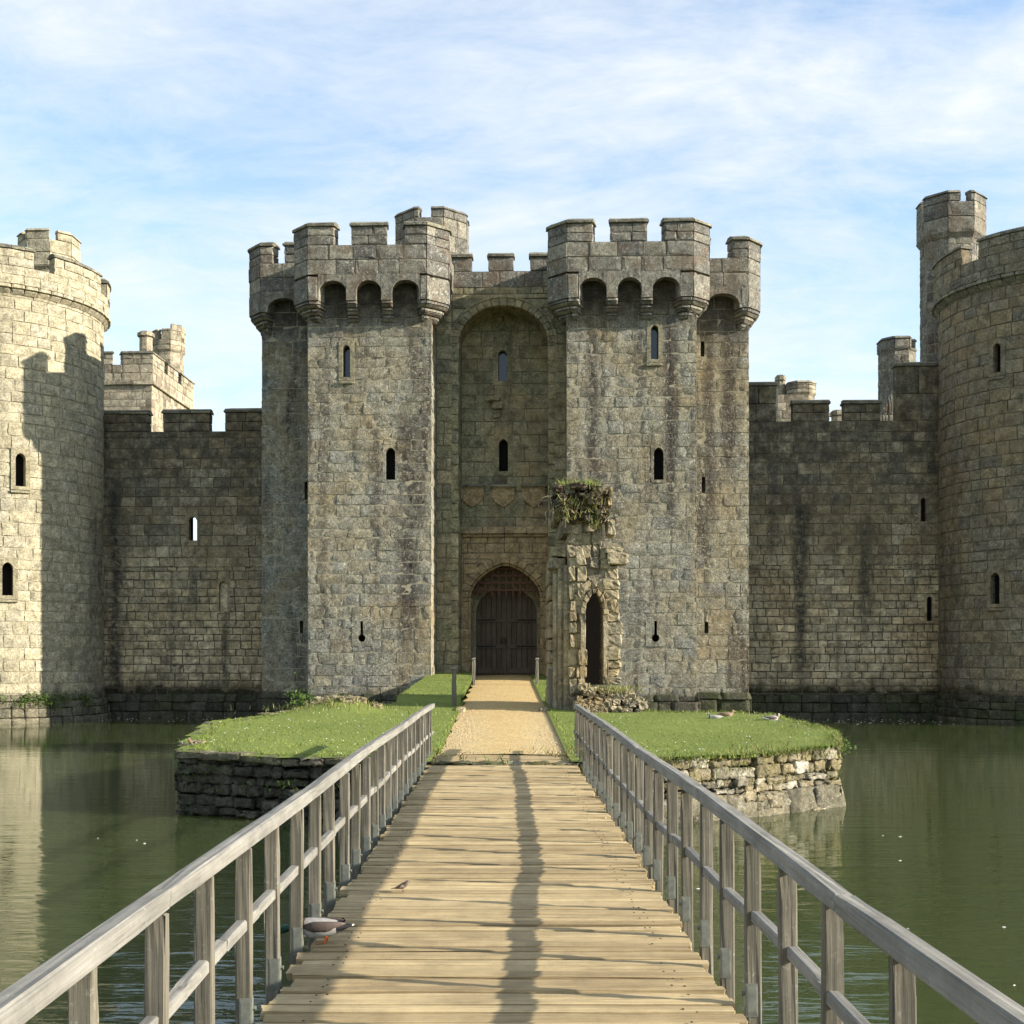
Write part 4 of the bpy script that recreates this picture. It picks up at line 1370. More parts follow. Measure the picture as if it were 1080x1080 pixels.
# rear parapets: centre flush with the wall, both flanks on corbels
pc = Poly([(XL1 - .2, -.02), (XR0 + .2, -.02)])
parapet(gh, pc, 0, pc.s[-1], 15.98, 16.62, .42, rows=1, mat='crown')
for a, b in ((470, 497.5), (515, 541.5), (559, 592)):
    merlon(gh, pc, max(px_x(a, 0) - (XL1 - .2), 0), min(px_x(b, 0) - (XL1 - .2), pc.s[-1]), 16.62, 17.35, .42)
mbf = MB()
for side in (-1, 1):
    if side < 0:
        pts = [(-9.98, 9.0), (-9.98, .1), (-9.4, -.58), (-7.7, -.58)]
        poly = Poly(pts); c0, c1 = poly.s[1] - .8, poly.s[2] + .25
        mers = [(poly.s[1] - .5, poly.s[2] + .5), (poly.s[2] + .95, poly.s[3])]
        hs = np.arange(1.0, poly.s[1] - 2, 2.2)
        mers += [(a, a + 1.4) for a in hs]
        arch_u = (.3, 1.55)
        q0, q1 = poly.p[2], poly.p[3]
    else:
        pts = [(7.6, -.58), (9.35, -.58), (9.93, .1), (9.93, 9.0)]
        poly = Poly(pts); c0, c1 = poly.s[1] - .25, poly.s[2] + .8
        mers = [(0, .28), (poly.s[1] - .62, poly.s[2] + .5)]
        mers += [(a, a + 1.4) for a in np.arange(poly.s[2] + 1.4, poly.s[3] - 1.4, 2.2)]
        arch_u = (.15, 1.42)
        q0, q1 = poly.p[0], poly.p[1]
    parapet(gh, poly, 0, poly.s[-1], 15.75, 16.85, .45, rows=2)
    for a, b in mers: merlon(gh, poly, a, b, 16.85, 17.7, .45)
    corbel_corner(gh, poly, c0, c1, 14.2, 14.95, .55)
    mb = MB()
    poly.piece(mb, c0 - .05, c1 + .05, 0, .5, 14.95, 15.76, stone=.7, jit=.006, zn=.006)
    poly.piece(mb, 0 if side < 0 else poly.s[2] + .9, poly.s[1] - .8 if side < 0 else poly.s[3], 0, .55, 15.1, 15.76, stone=.7, jit=.006)
    uc = (arch_u[0] + arch_u[1]) / 2; hw = (arch_u[1] - arch_u[0]) / 2
    panel(mb, tuple(q0), tuple(q1), (.24 if side < 0 else 0), np.linalg.norm(np.array(q1) - np.array(q0)) - (0 if side < 0 else .24), 14.95, 15.76, [(uc, hw, 14.95, 15.05, .45, False)], .42, -.004)
    xq = sorted((q0[0], q1[0])); quad(mb, (xq[0] + .1, -.45, 15.6), (xq[0] + .1, .2, 15.6), (xq[1] - .1, .2, 15.6), (xq[1] - .1, -.45, 15.6))  # added ceiling, cuts the sky light in the flank slots too
    mb.build('machicolation', M['crown'], gh)


def octagon(cx, cy, r, rot=math.pi / 8):
    # clockwise seen from below... travel so that outward is on the right
    return [(cx + r * math.sin(a), cy - r * math.cos(a)) for a in (rot + k * math.pi / 4 for k in range(8))]


def turret(root, cx, cy, r, z0, zc, z1, ov=.15, mat='crown', gaps=((.5, .16),), sill=.55, mortar='mortar', slit=None):
    """octagonal stair turret as parts of its tower"""
    o8 = octagon(cx, cy, r)
    mb = MB()
    for k in range(8):
        ashlar(mb, o8[k], o8[(k + 1) % 8], z0, zc, rh=(.35, .5), bl=(.4, .8), rough=.008)
    t = mb.build('turret', [M[mat], M[mortar]], root, smooth=True)
    pl = Poly(octagon(cx, cy, r + ov), closed=True)
    mb = MB()
    pl.piece(mb, 0, pl.s[-1], .12, .5, zc - .22, zc, ti0=-.04, stone=.9, jit=.006, gap=.001)
    zt = z1 - .85 * sill
    n = 2
    for a, b in zip(np.linspace(zc, zt, n + 1)[:-1], np.linspace(zc, zt, n + 1)[1:]):
        pl.piece(mb, 0, pl.s[-1], 0, .34, a, b, stone=.8, jit=.006, zn=.006)
    mb.build('turret_parapet', M[mat], t)
    L = pl.s[-1]
    cuts = sorted((g * L, w * L) for g, w in gaps)
    for i, (g0, w0) in enumerate(cuts):
        a = g0 + w0; b = cuts[(i + 1) % len(cuts)][0]
        if b <= a: b += L
        segs = [(a, b)] if b <= L else [(a, L)] + ([(0, b - L)] if b - L > .05 else [])
        for q0, q1 in segs:
            if q1 - q0 < .1: continue
            mbm = MB()
            pl.piece(mbm, q0, q1, 0, .34, zt, z1 - .14, stone=.8, jit=.006, zn=.006)
            pl.piece(mbm, q0, q1, -.06, .40, z1 - .14, z1, ti0=.06, stone=1.2, jit=.004, gap=.001)
            mbm.build('turret_merlon', M[mat], t)
    mb = MB()
    v = [(*p, zc + .05) for p in octagon(cx, cy, r)]
    for k in range(1, 7): mb.add([v[0], v[k], v[k + 1]], t=[[0, 1, 2]])
    mb.build('turret_roof', M['coping'], t)
    return t


# octagon arc starts at the corner left-front... gaps are (start, width) as shares of the outline
turret(gh, px_x(456, 5), 5.0, 1.5, 15.5, 18.6, at(456, 216, 3.4)[1], gaps=((.146, .05), (.396, .05), (.646, .05), (.896, .05)), mat='crown')
# ---TOWERS---
# ------------------------------------------------------------------ round corner towers
def corner_tower(label, cx, cy, R, mat, mortar, gap_deg, wins, zrim=16.0, ztop=17.72):
    root = thing('round_tower', label, 'round tower', (cx, cy, ZW), True)
    holes = []
    A0, A1 = math.radians(-100), math.radians(100)
    for deg, z0, z1, w, pane in wins:
        a = math.radians(deg)
        p = np.array([cx + R * math.sin(a), cy - R * math.cos(a)]); t = np.array([math.cos(a), math.sin(a)])
        p0, p1 = p - t * 2, p + t * 2
        h = lancet(root, p0, p1, 2.0, z0, z1, w, .17, pane, mat='trim' if cx < 0 else mat, proud=.05, depth=.5, sill=True)
        u0 = R * (a - A0)
        holes.append(Hole(u0 + h.u0 - 2, u0 + h.u1 - 2, h.v0, h.v1))
    mb = MB()
    ashlar(mb, None, None, ZB, zrim, holes, rh=(.38, .54), bl=(.5, 1.0), cyl=(cx, cy, R, A0, A1), rough=.010, tilt=.012, gap=.013, bed=-.022)
    ashlar(mb, None, None, ZB, zrim, (), rh=(.8, .9), bl=(1.2, 1.6), cyl=(cx, cy, R, A1, A0 + 2 * math.pi), rough=.009)
    mb.build('shaft', [M[mat], M[mortar]], root, smooth=True)
    n = 56
    def ring(r): return Poly([(cx + r * math.sin(a), cy - r * math.cos(a)) for a in np.linspace(math.radians(-180), math.radians(180), n, endpoint=False)], closed=True)
    r0 = R + .24
    pl = ring(r0); L = pl.s[-1]
    mb = MB()
    pl.piece(mb, 0, L, .22, .6, zrim - .2, zrim, ti0=.02, bev=.03, jit=.004, gap=.001)
    pl.piece(mb, 0, L, -.05, .6, zrim, zrim + .17, bev=.05, jit=.004, gap=.001)
    mb.build('string_course', M['coping'] if cx > 0 else M[mat], root)
    zs = ztop - .85
    mb = MB()
    ashlar(mb, None, None, zrim + .17, zs, (), rh=(.3, .4), bl=(.5, 1.0), cyl=(cx, cy, r0, A0, A1), rough=.008, gap=.010, bed=-.022)
    pl.piece(mb, 0, L, .035, .42, zrim + .17, zs - .004, gap=0, jit=0, m=0)
    mb.build('parapet', [M[mat], M[mortar]], root)
    def cmerlon(s0, s1):
        mb = MB()
        aa, ab = s0 / L * 2 * math.pi - math.pi, s1 / L * 2 * math.pi - math.pi
        ashlar(mb, None, None, zs - .003, ztop - .2, (), rh=(.26, .36), bl=(.5, 1.0), cyl=(cx, cy, r0, aa, ab), rough=.008, gap=.010, bed=-.022)
        pl.piece(mb, s0 + .015, s1 - .015, .035, .42, zs - .003, ztop - .2, gap=0, jit=.003, m=0)
        mm = mb.build('merlon', [M[mat], M[mortar]], root)
        mb = MB()
        pl.piece(mb, s0 - .05, s1 + .05, -.07, .49, ztop - .2, ztop - .1, jit=.003, gap=0)
        pl.piece(mb, s0 - .03, s1 + .03, -.04, .46, ztop - .1, ztop, ti0=.1, ti1=.32, jit=.003, gap=0)
        mb.build('coping', M['coping'], mm)
    g = sorted((q + 180) % 360 - 180 for q in gap_deg)
    for i, q in enumerate(g):
        a = q + 5.2; b = g[(i + 1) % len(g)] - 5.2
        if b < a: b += 360
        sa_, sb_ = (a + 180) / 360 * L, (b + 180) / 360 * L
        if sb_ <= L: cmerlon(sa_, sb_)
        else:
            cmerlon(sa_, L - .01)
            if sb_ - L > .2: cmerlon(0, sb_ - L)
    mb = MB()
    a = np.linspace(0, 2 * math.pi, 41)[:-1]
    mb.add([(cx, cy, zrim + .3)] + [(cx + R * math.cos(q), cy + R * math.sin(q), zrim + .2) for q in a], t=[[0, 1 + i, 1 + (i + 1) % 40] for i in range(40)])
    mb.build('roof', M['coping'], root)
    # mossy footing at the water
    pf = ring(R + .22)
    mb = MB()
    for za, zb, k in ((ZB, -.75, -.08), (-.75, -.4, 0), (-.4, -.1, .05), (-.1, .15, .12)):
        pf.piece(mb, 0, pf.s[-1], k, .5, za, zb, jit=.014, zn=.02, gap=.004)
    mb.build('footing', M['rev_l'] if cx > 0 else M['ledge'], root, smooth=True)
    return root


CL, CR, CYT, RT = -21.6, 22.3, 3.3, 4.4


def deg_at(px, cx, yl=None):
    """angle on a corner tower of the column px (first hit of the sight line)"""
    dx = (px - 531.0) / F
    o = np.array([CT * 0 + ST * (0 - YG), -ST * 0 + CT * (0 - YG)])
    d = np.array([CT * dx + ST, -ST * dx + CT]); d /= np.linalg.norm(d)
    f = o - np.array([cx, CYT]); b = f @ d; c = f @ f - RT ** 2
    disc = max(b * b - c, 0); t = -b - math.sqrt(disc); p = f + d * t
    return math.degrees(math.atan2(p[0], -p[1])), o + d * t


def tower_win(px, ya, yb, cx, w, pane=False):
    dg, p = deg_at(px, cx)
    return (dg, at(px, yb, p[1])[1], at(px, ya, p[1])[1], w, pane)


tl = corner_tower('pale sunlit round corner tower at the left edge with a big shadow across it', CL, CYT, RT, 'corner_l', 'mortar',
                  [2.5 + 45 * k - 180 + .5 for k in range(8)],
                  [tower_win(21.5, 478, 513, CL, .38), tower_win(8, 593, 628, CL, .4)])
turret(tl, at(52, 240, 6.0)[0], 6.0, 1.22, 12.0, 18.6, at(52, 239, 4.7)[1], gaps=((.0, .045), (.28, .05), (.56, .05), (.815, .04)), mat='corner_l', ov=.1)
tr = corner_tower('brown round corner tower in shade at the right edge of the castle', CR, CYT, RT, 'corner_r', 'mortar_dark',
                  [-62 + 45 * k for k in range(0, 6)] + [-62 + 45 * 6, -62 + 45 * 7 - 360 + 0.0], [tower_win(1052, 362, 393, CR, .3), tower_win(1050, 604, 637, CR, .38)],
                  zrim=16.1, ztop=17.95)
turret(tr, at(1003, 220, 6.3)[0], 6.3, 1.28, 6.0, at(1003, 243, 4.9)[1], at(1003, 199, 4.9)[1], ov=.16, gaps=((.187, .045), (.437, .045), (.687, .045), (.937, .045)), mat='crown')

# ------------------------------------------------------------------ curtain walls
YC = 4.6


def curtain(label, x0, x1, mers, zsill, wins, extra=None):
    root = thing('curtain_wall', label, 'castle wall', ((x0 + x1) / 2, YC, ZW), True)
    holes = []
    for px, ya, yb, w, pane in wins:
        u = px_x(px, YC) - x0
        z1, z0 = at(px, ya, YC)[1], at(px, yb, YC)[1]
        holes.append(lancet(root, (x0, YC), (x1, YC), u, z0, z1, w, .1, pane, mat='curtain', proud=.02, depth=.3, sill=False, name='window'))
    mb = MB()
    ashlar(mb, (x0, YC), (x1, YC), ZB, 5.5, holes, rh=(.28, .38), bl=(.35, .8), rough=.012, gap=.014, bed=-.03, proud=.012)
    ashlar(mb, (x0, YC), (x1, YC), 5.5, zsill, holes, rh=(.36, .5), bl=(.5, 1.0), rough=.012, bed=-.024)
    hb = [Hole(h.u0 - .2, h.u1 - .1, h.v0, h.v1 + .2) for h, wv in zip(holes, wins) if wv[4] == 'open']
    vs = sorted({ZB, zsill - .6, *[x for h in hb for x in (h.v0, h.v1)]})
    for s0, s1 in zip(vs[:-1], vs[1:]):
        for a, b in subtract(0, x1 - x0, [h.at((s0 + s1) / 2) for h in hb]):
            quad(mb, (x0 + a, YC + 1.6, s0), (x0 + b, YC + 1.6, s0), (x0 + b, YC + 1.6, s1), (x0 + a, YC + 1.6, s1), 1)
    quad(mb, (x0, YC + .3, zsill - .6), (x1, YC + .3, zsill - .6), (x1, YC + 1.6, zsill - .6), (x0, YC + 1.6, zsill - .6), 1)
    quad(mb, (x0, YC + .04, zsill), (x1, YC + .04, zsill), (x1, YC + .5, zsill), (x0, YC + .5, zsill), 1)
    quad(mb, (x0, YC + .5, zsill - .6), (x1, YC + .5, zsill - .6), (x1, YC + .5, zsill), (x0, YC + .5, zsill), 1)
    mb.build('wall', [M['curtain'], M['mortar_dark']], root, smooth=True)
    pl = Poly([(x0, YC), (x1, YC)])
    for a, b, zt in mers: merlon(root, pl, max(a - x0, 0), min(b - x0, x1 - x0), zsill + .003, zt, .5, 'curtain', stone=.8)
    mb = MB()
    pf = Poly([(x0, YC - .12), (x1, YC - .12)])
    for za, zb in ((ZB, -.7), (-.7, -.3), (-.3, .05)):
        pf.piece(mb, 0, pf.s[-1], 0, .3, za, zb, stone=.7, jit=.015, zn=.03, ti0=0 if zb < 0 else .08)
    mb.build('footing', M['rev_l'], root, smooth=True)
    return root


def mer(px0, px1, py): return (px_x(px0, YC), px_x(px1, YC), at((px0 + px1) / 2, py, YC)[1])


curtain('shaded castle wall between the pale round tower and the gatehouse', CL + 3.7, XA + .02,
        [mer(100, 156, 432), mer(171.5, 221, 431), mer(237, 280, 430)], at(200, 455, YC)[1],
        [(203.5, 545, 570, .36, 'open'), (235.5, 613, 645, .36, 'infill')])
curtain('shaded castle wall between the gatehouse and the brown round tower', XB - .02, CR - 3.7,
        [mer(780, 819, 402), mer(836, 875, 421), mer(890, 929, 421), mer(945, 992, 381)], at(870, 444, YC)[1],
        [(974, 525, 550, .22, False), (980.5, 629, 655, .24, False)])

# ------------------------------------------------------------------ far parts of the castle seen over the walls
ft = thing('far_tower', 'distant cream square tower with chimney seen above the left castle wall', 'tower', (-24.4, 33, 0), True)
fx1 = at(160, 400, 27)[0]; fx0 = fx1 - 6.9
zf = at(140, 370, 27)[1]
mb = MB()
ashlar(mb, (fx0, 27), (fx1, 27), -.5, zf - 1.9, rh=(.4, .55), rough=.008)
ashlar(mb, (fx1, 27), (fx1, 35.5), -.5, zf - 1.9, rh=(.4, .55), rough=.008)
ashlar(mb, (fx0, 35), (fx0, 27), -.5, zf - 1.9, rh=(.6, .8), rough=.008)
quad(mb, (fx0, 27.05, zf - 1.9), (fx1, 27.05, zf - 1.9), (fx1, 35.5, zf - 1.9), (fx0, 35.5, zf - 1.9), 1)
quad(mb, (fx0, 35.4, -.5), (fx1, 35.4, -.5), (fx1, 35.4, zf - 1.9), (fx0, 35.4, zf - 1.9), 1)
mb.build('wall', [M['far'], M['mortar']], ft, smooth=True)
pl = Poly([(fx0 - .1, 26.9), (fx1 + .1, 26.9), (fx1 + .1, 35.6)])
mb = MB(); pl.piece(mb, 0, pl.s[-1], -.08, .3, zf - 2.1, zf - 1.88, stone=1.2, gap=.001)
mb.build('string_course', M['far'], ft)
parapet(ft, pl, 0, pl.s[-1], zf - 1.88, zf - .85, .4, 'far', rows=2)
xm0 = at(130, 400, 27)[0] - (fx0 - .1); xm1 = at(120, 400, 27)[0] - (fx0 - .1)
for a, b in ((.6, xm1), (xm0, pl.s[1] + 2.3), (pl.s[1] + 3.0, pl.s[1] + 5.2), (pl.s[1] + 5.9, pl.s[2])):
    merlon(ft, pl, a, b, zf - .85, zf, .4, 'far')
def chimney(name, root, x, y, r, z0, z1, mat, cap=.12):
    mb = MB()
    o8 = Poly(octagon(x, y, r), closed=True)
    for a, b in zip(np.linspace(z0, z1 - .35, 5)[:-1], np.linspace(z0, z1 - .35, 5)[1:]):
        o8.piece(mb, 0, o8.s[-1], 0, r * .5, a, b, jit=.006, gap=.003)
    o8.piece(mb, 0, o8.s[-1], -cap, r * .5, z1 - .35, z1 - .1, jit=.006, gap=.001)
    o8.piece(mb, 0, o8.s[-1], -cap * .5, r * .5, z1 - .1, z1, ti0=.05, jit=.006, gap=.001)
    return mb.build(name, M[mat], root)
chimney('chimney', ft, at(154, 360, 30)[0], 30, .42, zf - 2, at(154, 350, 30)[1], 'far')
tx = at(178, 380, 35)[0]
turret(ft, tx, 35, 1.0, 6, at(178, 372, 35)[1], at(178, 350, 35)[1], ov=.1, mat='far', gaps=((.15, .05), (.6, .06), (.86, .05)), sill=.9)
mb = MB(); zt2 = at(190, 345, 35)[1]
p8 = Poly(octagon(tx, 35, 1.1), closed=True)
p8.piece(mb, p8.s[0] + .05, p8.s[2], 0, .3, zt2 - .8, zt2, stone=.5, jit=.02)
mb.build('broken_merlon', M['far'], ft)

fr_ = thing('far_turret', 'grey octagonal turret peeping over the right castle wall beside the tall stair turret', 'turret', (at(946, 400, 15)[0], 15, 0), True)
turret(fr_, at(946, 400, 15)[0], 15, .92, 4, at(946, 366, 14)[1], at(946, 353, 14)[1], ov=.06, mat='crown', gaps=((.03, .12), (.5, .1)), sill=.7)
gx, gz1 = at(934, 392, 15)
gx0 = at(926, 392, 12)[0]
ga = thing('gable_wall', 'small sloping ruined gable behind the stepped right wall', 'wall', (at(940, 430, 12)[0], 12, 8), True)
mb = MB()
xa_, za_ = at(928, 437, 12); xb_, zb_ = at(952, 398, 12)
for k in range(8):
    a = xa_ + (xb_ - xa_) * k / 8; b = xa_ + (xb_ - xa_) * (k + 1) / 8
    for zlo, zhi in ((za_ - 2.5, za_ - 1.2), (za_ - 1.2, za_), (za_, za_ + (zb_ - za_) * (k + .6) / 8)):
        box(mb, a - .004 * (k % 2), b + .004 * (k % 2), 12 - .006 * (k % 2), 12.6, zlo, max(zhi, zlo + .05), .02, .008)
mb.build('wall', M['crown'], ga)

cb = thing('chimney_stack', 'distant stone chimney block with octagonal crown behind the right castle wall near the gatehouse', 'chimney', (at(840, 420, 27)[0], 27, 8), True)
mb = MB()
x0_, x1_ = at(820, 420, 27)[0], at(852, 420, 27)[0]; zt_ = at(840, 416, 27)[1]
ashlar(mb, (x0_, 27), (x1_, 27), 6, zt_, rh=(.4, .5)); ashlar(mb, (x1_, 27), (x1_, 29), 6, zt_); ashlar(mb, (x0_, 29), (x0_, 27), 6, zt_)
quad(mb, (x0_, 27, zt_), (x1_, 27, zt_), (x1_, 29, zt_), (x0_, 29, zt_), 1)
mb.build('stack', [M['far'], M['mortar']], cb, smooth=True)
turret(cb, at(844, 420, 28)[0], 28, .85, 8, at(844, 417, 28)[1], at(844, 404, 28)[1], ov=.1, mat='far', gaps=((.3, .02), (.7, .02)), sill=.3)
chimney('chimney_pot', cb, at(823, 400, 28)[0], 28, .3, 12, at(823, 396, 28)[1], 'far', .05)
c2 = thing('chimney_pot', 'tiny round chimney top seen through a gap of the right battlements', 'chimney', (at(884, 437, 27)[0], 27, 8), True)
chimney('pot', c2, at(884, 437, 27)[0], 27, .42, 9, at(884, 433, 27)[1], 'far', .1)
# ---RUIN---
# ------------------------------------------------------------------ barbican ruin beside the path
RY = 31.0


def rx(px, y=RY): return (px - 531.0) * y / F


def rz(py, y=RY): return HCAM + (690.0 - py) * y / F


ru = thing('barbican_ruin', 'tall ruined barbican wall with pointed doorway, overgrown on top, right of the gravel path', 'ruin', (rx(615), RY + 1, .3))
mb = MB()


def rough(px0, px1, py0, py1, ya, yb, jit=.03, bev=.05, taper=0.0):
    jit *= .36; bev *= .55
    """irregular block by the outline it has in the ruin's front plane"""
    c = np.zeros((2, 2, 2, 3))
    for a in (0, 1):
        for b in (0, 1):
            for d in (0, 1):
                c[a, b, d] = (rx((px0, px1)[a]) + RNG.normal(0, .018), (ya, yb)[b] + RNG.normal(0, .02), rz((py1, py0)[d]) + RNG.normal(0, .012))
    hexa(mb, c, bev, jit, 0, G5)


def column(px0, px1, py0, py1, ya, yb, h=13, vary=2.0, jit=.02, split=1):
    y = py1
    while y > py0 + 1:
        hh = min(RNG.uniform(h * .7, h * 1.3), y - py0)
        if y - hh - py0 < 4: hh = y - py0
        cuts = [px0 + RNG.normal(0, vary)] + [px0 + (px1 - px0) * (k / split + RNG.normal(0, .08)) for k in range(1, split)] + [px1 + RNG.normal(0, vary)]
        for a, b in zip(cuts[:-1], cuts[1:]): rough(a, b, y - hh + .15, y - .15, ya + RNG.normal(0, .03), yb, jit)
        y -= hh


# moulded jamb of the lost gate facing the path (left)
column(580, 600, 598, 756, RY + .9, RY + 3.3, 15, .6, .012)
mb.build('gate_jamb', M['ruin'], ru, smooth=False); mb = MB()
for xx, yy, r in ((rx(587, RY + .6), RY + .62, .10), (rx(592, RY + .4), RY + .42, .09), (rx(598.5, RY + .15), RY + .2, .10)):
    z = rz(752)
    while z < 4.0:
        h = RNG.uniform(.4, .8); z2 = min(z + h, 4.0)
        tube(mb, [(xx, yy, z), (xx, yy, z2 - .01)], r, 9); z = z2
column(581, 599, 575, 600, RY + .3, RY + 3.2, 11, 1.5, .03)
mb.build('jamb_shafts', M['ruin'], ru, smooth=False); mb = MB()
# pier left of the doorway
column(599, 618, 575, 752, RY, RY + 2.2, 15, 1.2, .02, 2)
rough(600.5, 616.5, 576, 752, RY + .09, RY + 2.0, .01)
mb.build('pier', M['ruin'], ru, smooth=False); mb = MB()
# right jamb with ragged edge
def jamb():
    y = 722
    prof = [(722, 656), (690, 654.5), (668, 657), (652, 655), (640, 650), (628, 653), (610, 652)]
    while y > 612:
        hh = RNG.uniform(8, 14); 
        xr = np.interp(-(y - hh / 2), [-p[0] for p in prof], [p[1] for p in prof])
        rough(636, xr + RNG.normal(0, 1.2), y - hh, y, RY + RNG.normal(0, .03), RY + 1.1, .03)
        y -= hh
jamb()
mb.build('broken_jamb', M['ruin'], ru, smooth=False); mb = MB()
# pointed doorway head: two rows of arch stones
p0, p1 = (rx(600), RY), (rx(660), RY)
ucd = rx(627) - rx(600); hwd = (rx(636.5) - rx(617.5)) / 2
opd = (ucd, hwd, rz(722), rz(648), rz(624) - rz(648), True)
voussoirs(mb, p0, p1, opd, .14, .05, .7, 9, jit=.008)
voussoirs(mb, p0, p1, (ucd, hwd + .14, rz(722), rz(648), rz(624) - rz(648) + .15, True), .24, .0, .8, 9, jit=.03)
for s in (-1, 1):
    x = rx(627) + s * (hwd + .06)
    box(mb, x - .07, x + .07, RY - .04, RY + .8, rz(722), rz(648), .03, .012)
mb.build('doorway_arch', M['ruin'], ru); mb = MB()
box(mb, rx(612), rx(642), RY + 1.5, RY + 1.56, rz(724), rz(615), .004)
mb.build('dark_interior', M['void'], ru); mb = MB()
# wall above, narrowing upwards: mortared core first
rough(600.5, 645, 576, 612, RY + .1, RY + 2.1, .02); rough(600.5, 634, 545, 577, RY + .1, RY + 2.1, .02); rough(601, 612, 611, 722, RY + .1, RY + 1.6, .02); rough(643, 651, 611, 722, RY + .09, RY + 1.0, .02)
rough(604, 618, 608, 640, RY + .12, RY + 1.4, .02); rough(637, 648, 608, 640, RY + .12, RY + 1.2, .02)
prof = [(612, 599, 648), (600, 599, 646), (588, 600, 642), (575, 599, 636), (562, 599, 634), (550, 592, 636), (538, 584, 642), (524, 582, 643), (514, 590, 640)]
for (ya, xa_, xb_), (yb, xc_, xd_) in zip(prof[:-1], prof[1:]):
    x = min(xa_, xc_); xe = (xb_ + xd_) / 2
    while x < xe - 3:
        w = RNG.uniform(7, 15)
        if xe - x - w < 5: w = xe - x
        rough(x, x + w, yb + RNG.normal(0, 1.5), ya + RNG.normal(0, 1), RY + RNG.normal(.03, .09), RY + 2.2, .035)
        x += w
rough(603, 625, 612, 626, RY + .05, RY + 1.5); rough(632, 649, 610, 628, RY + .05, RY + 1.3)
rough(608, 618, 624, 648, RY + .06, RY + 1.2); rough(637, 650, 626, 642, RY + .08, RY + 1.1)
mb.build('wall_core', M['ruin'], ru, smooth=False); mb = MB()
# toothing stones sticking out on the right
for q in ((640, 662.5, 583, 596, -.12, .5), (638, 656, 577, 584, -.05, .5), (639, 648.5, 549, 566, -.15, .35), (640, 653, 597, 612, .05, .6), (641, 645, 514, 534, -.1, .3)):
    rough(q[0], q[1], q[2], q[3], RY + q[4], RY + q[5], .03)
    mb.build('toothing_stone', M['ruin'], ru, smooth=False); mb = MB()
# overgrown lump on top: many small dark stones
for k in range(62):
    px, py = RNG.uniform(584, 641), RNG.uniform(513, 552)
    if py > 543 and (px < 592 or px > 636): continue
    s = RNG.uniform(2.5, 6)
    rough(px - s, px + s, py - s * .7, py + s * .7, RY - .25 + RNG.uniform(-.1, .25), RY + RNG.uniform(.3, 1.8), .05, .05)
mb.build('overgrown_cap', M['cap'], ru, smooth=False); mb = MB()
# rubble base
for k in range(90):
    px, py = RNG.uniform(606, 676), RNG.uniform(724, 751)
    if py < 728 + max(0, (px - 655)) * .5 and px > 655: continue
    s = RNG.uniform(2.5, 6)
    rough(px - s, px + s, py - s * .7, py + s * .8, RY - .75 + (752 - py) * .022 + RNG.uniform(-.08, .1), RY + .6, .04, .05)
mb.build('rubble_base', M['ruin'], ru, smooth=False); mb = MB()

M['dry'] = m_blade('dry grass', [(.22, .22, .06), (.30, .27, .10), (.14, .17, .035), (.36, .31, .14), (.10, .14, .03)])
tf = thing('grass_tuft', 'wild grass and roots growing on top of the barbican ruin', 'plant', (rx(612), RY + .5, rz(512)))
b = []
for k in range(620):
    px = RNG.choice([RNG.normal(612, 16), RNG.normal(622, 5), RNG.normal(597, 5)]); 
    if px < 579 or px > 645: continue
    py = 508 + 5 * abs((px - 612) / 32) ** 2 + abs(RNG.normal(0, 3))
    b.append((rx(px), RY + RNG.uniform(-.25, 1.9), rz(py) - .05))
blades(mb, b, .09, .26, .022, .9); q_ = mb.build('grass_blades', M['grass'], tf); props(q_, kind='stuff'); mb = MB()
b = []
for k in range(240):
    px, py = ((RNG.normal(627, 4), RNG.uniform(518, 560)) if RNG.random() < .6 else (RNG.normal(598, 9), RNG.uniform(528, 552)))
    b.append((rx(px), RY - RNG.uniform(.12, .36), rz(py)))
blades(mb, b, .1, .32, .022, 1.4); mb.build('hanging_growth', M['dry'], tf); mb = MB()
for k in range(26):     # bare roots
    px, py = RNG.normal(592, 9), RNG.uniform(522, 545)
    p = np.array([rx(px), RY - .2, rz(py)])
    pts = [p]
    for q in range(4): pts.append(pts[-1] + np.array([RNG.normal(0, .06), RNG.normal(-.03, .05), RNG.normal(-.06, .05)]))
    tube(mb, pts, [.012, .01, .008, .006, .003], 4, cap=False)
mb.build('roots', M['post'], tf); mb = MB()
b = [(rx(RNG.normal(648, 13)), RY - .3 + RNG.uniform(-.3, .4), rz(725 + RNG.uniform(0, 6))) for k in range(260)]
t2 = thing('grass_tuft', 'short weeds along the rubble at the foot of the ruin doorway', 'plant', (rx(650), RY, rz(727)))
blades(mb, b, .06, .16, .02, .8); q_ = mb.build('grass_blades', M['dry'], t2); props(q_, kind='stuff'); mb = MB()
# mound with stones, bush beside it
t3 = thing('rubble_mound', 'low grassy heap of pale stones at the back of the left lawn', 'rubble', (-4.1, 30.6, .4))
for k in range(16):
    x, y = -4.15 + RNG.normal(0, .5), 30.55 + RNG.normal(0, .35); s = RNG.uniform(.06, .2)
    z = float(lawnz(x, y)) + .02
    box(mb, x - s, x + s, y - s * .7, y + s * .7, z - .1, z + s * .55, .04, .02, grid=G5)
mb.build('stones', M['ruin'], t3); mb = MB()
b = [(-4.1 + RNG.normal(0, .7), 30.6 + RNG.normal(0, .55)) for k in range(700)]
b = [(x, y, float(lawnz(x, y)) - .01) for x, y in b]
blades(mb, b, .06, .2, .02, .8); mb.build('grass_blades', M['dry'], t3); mb = MB()


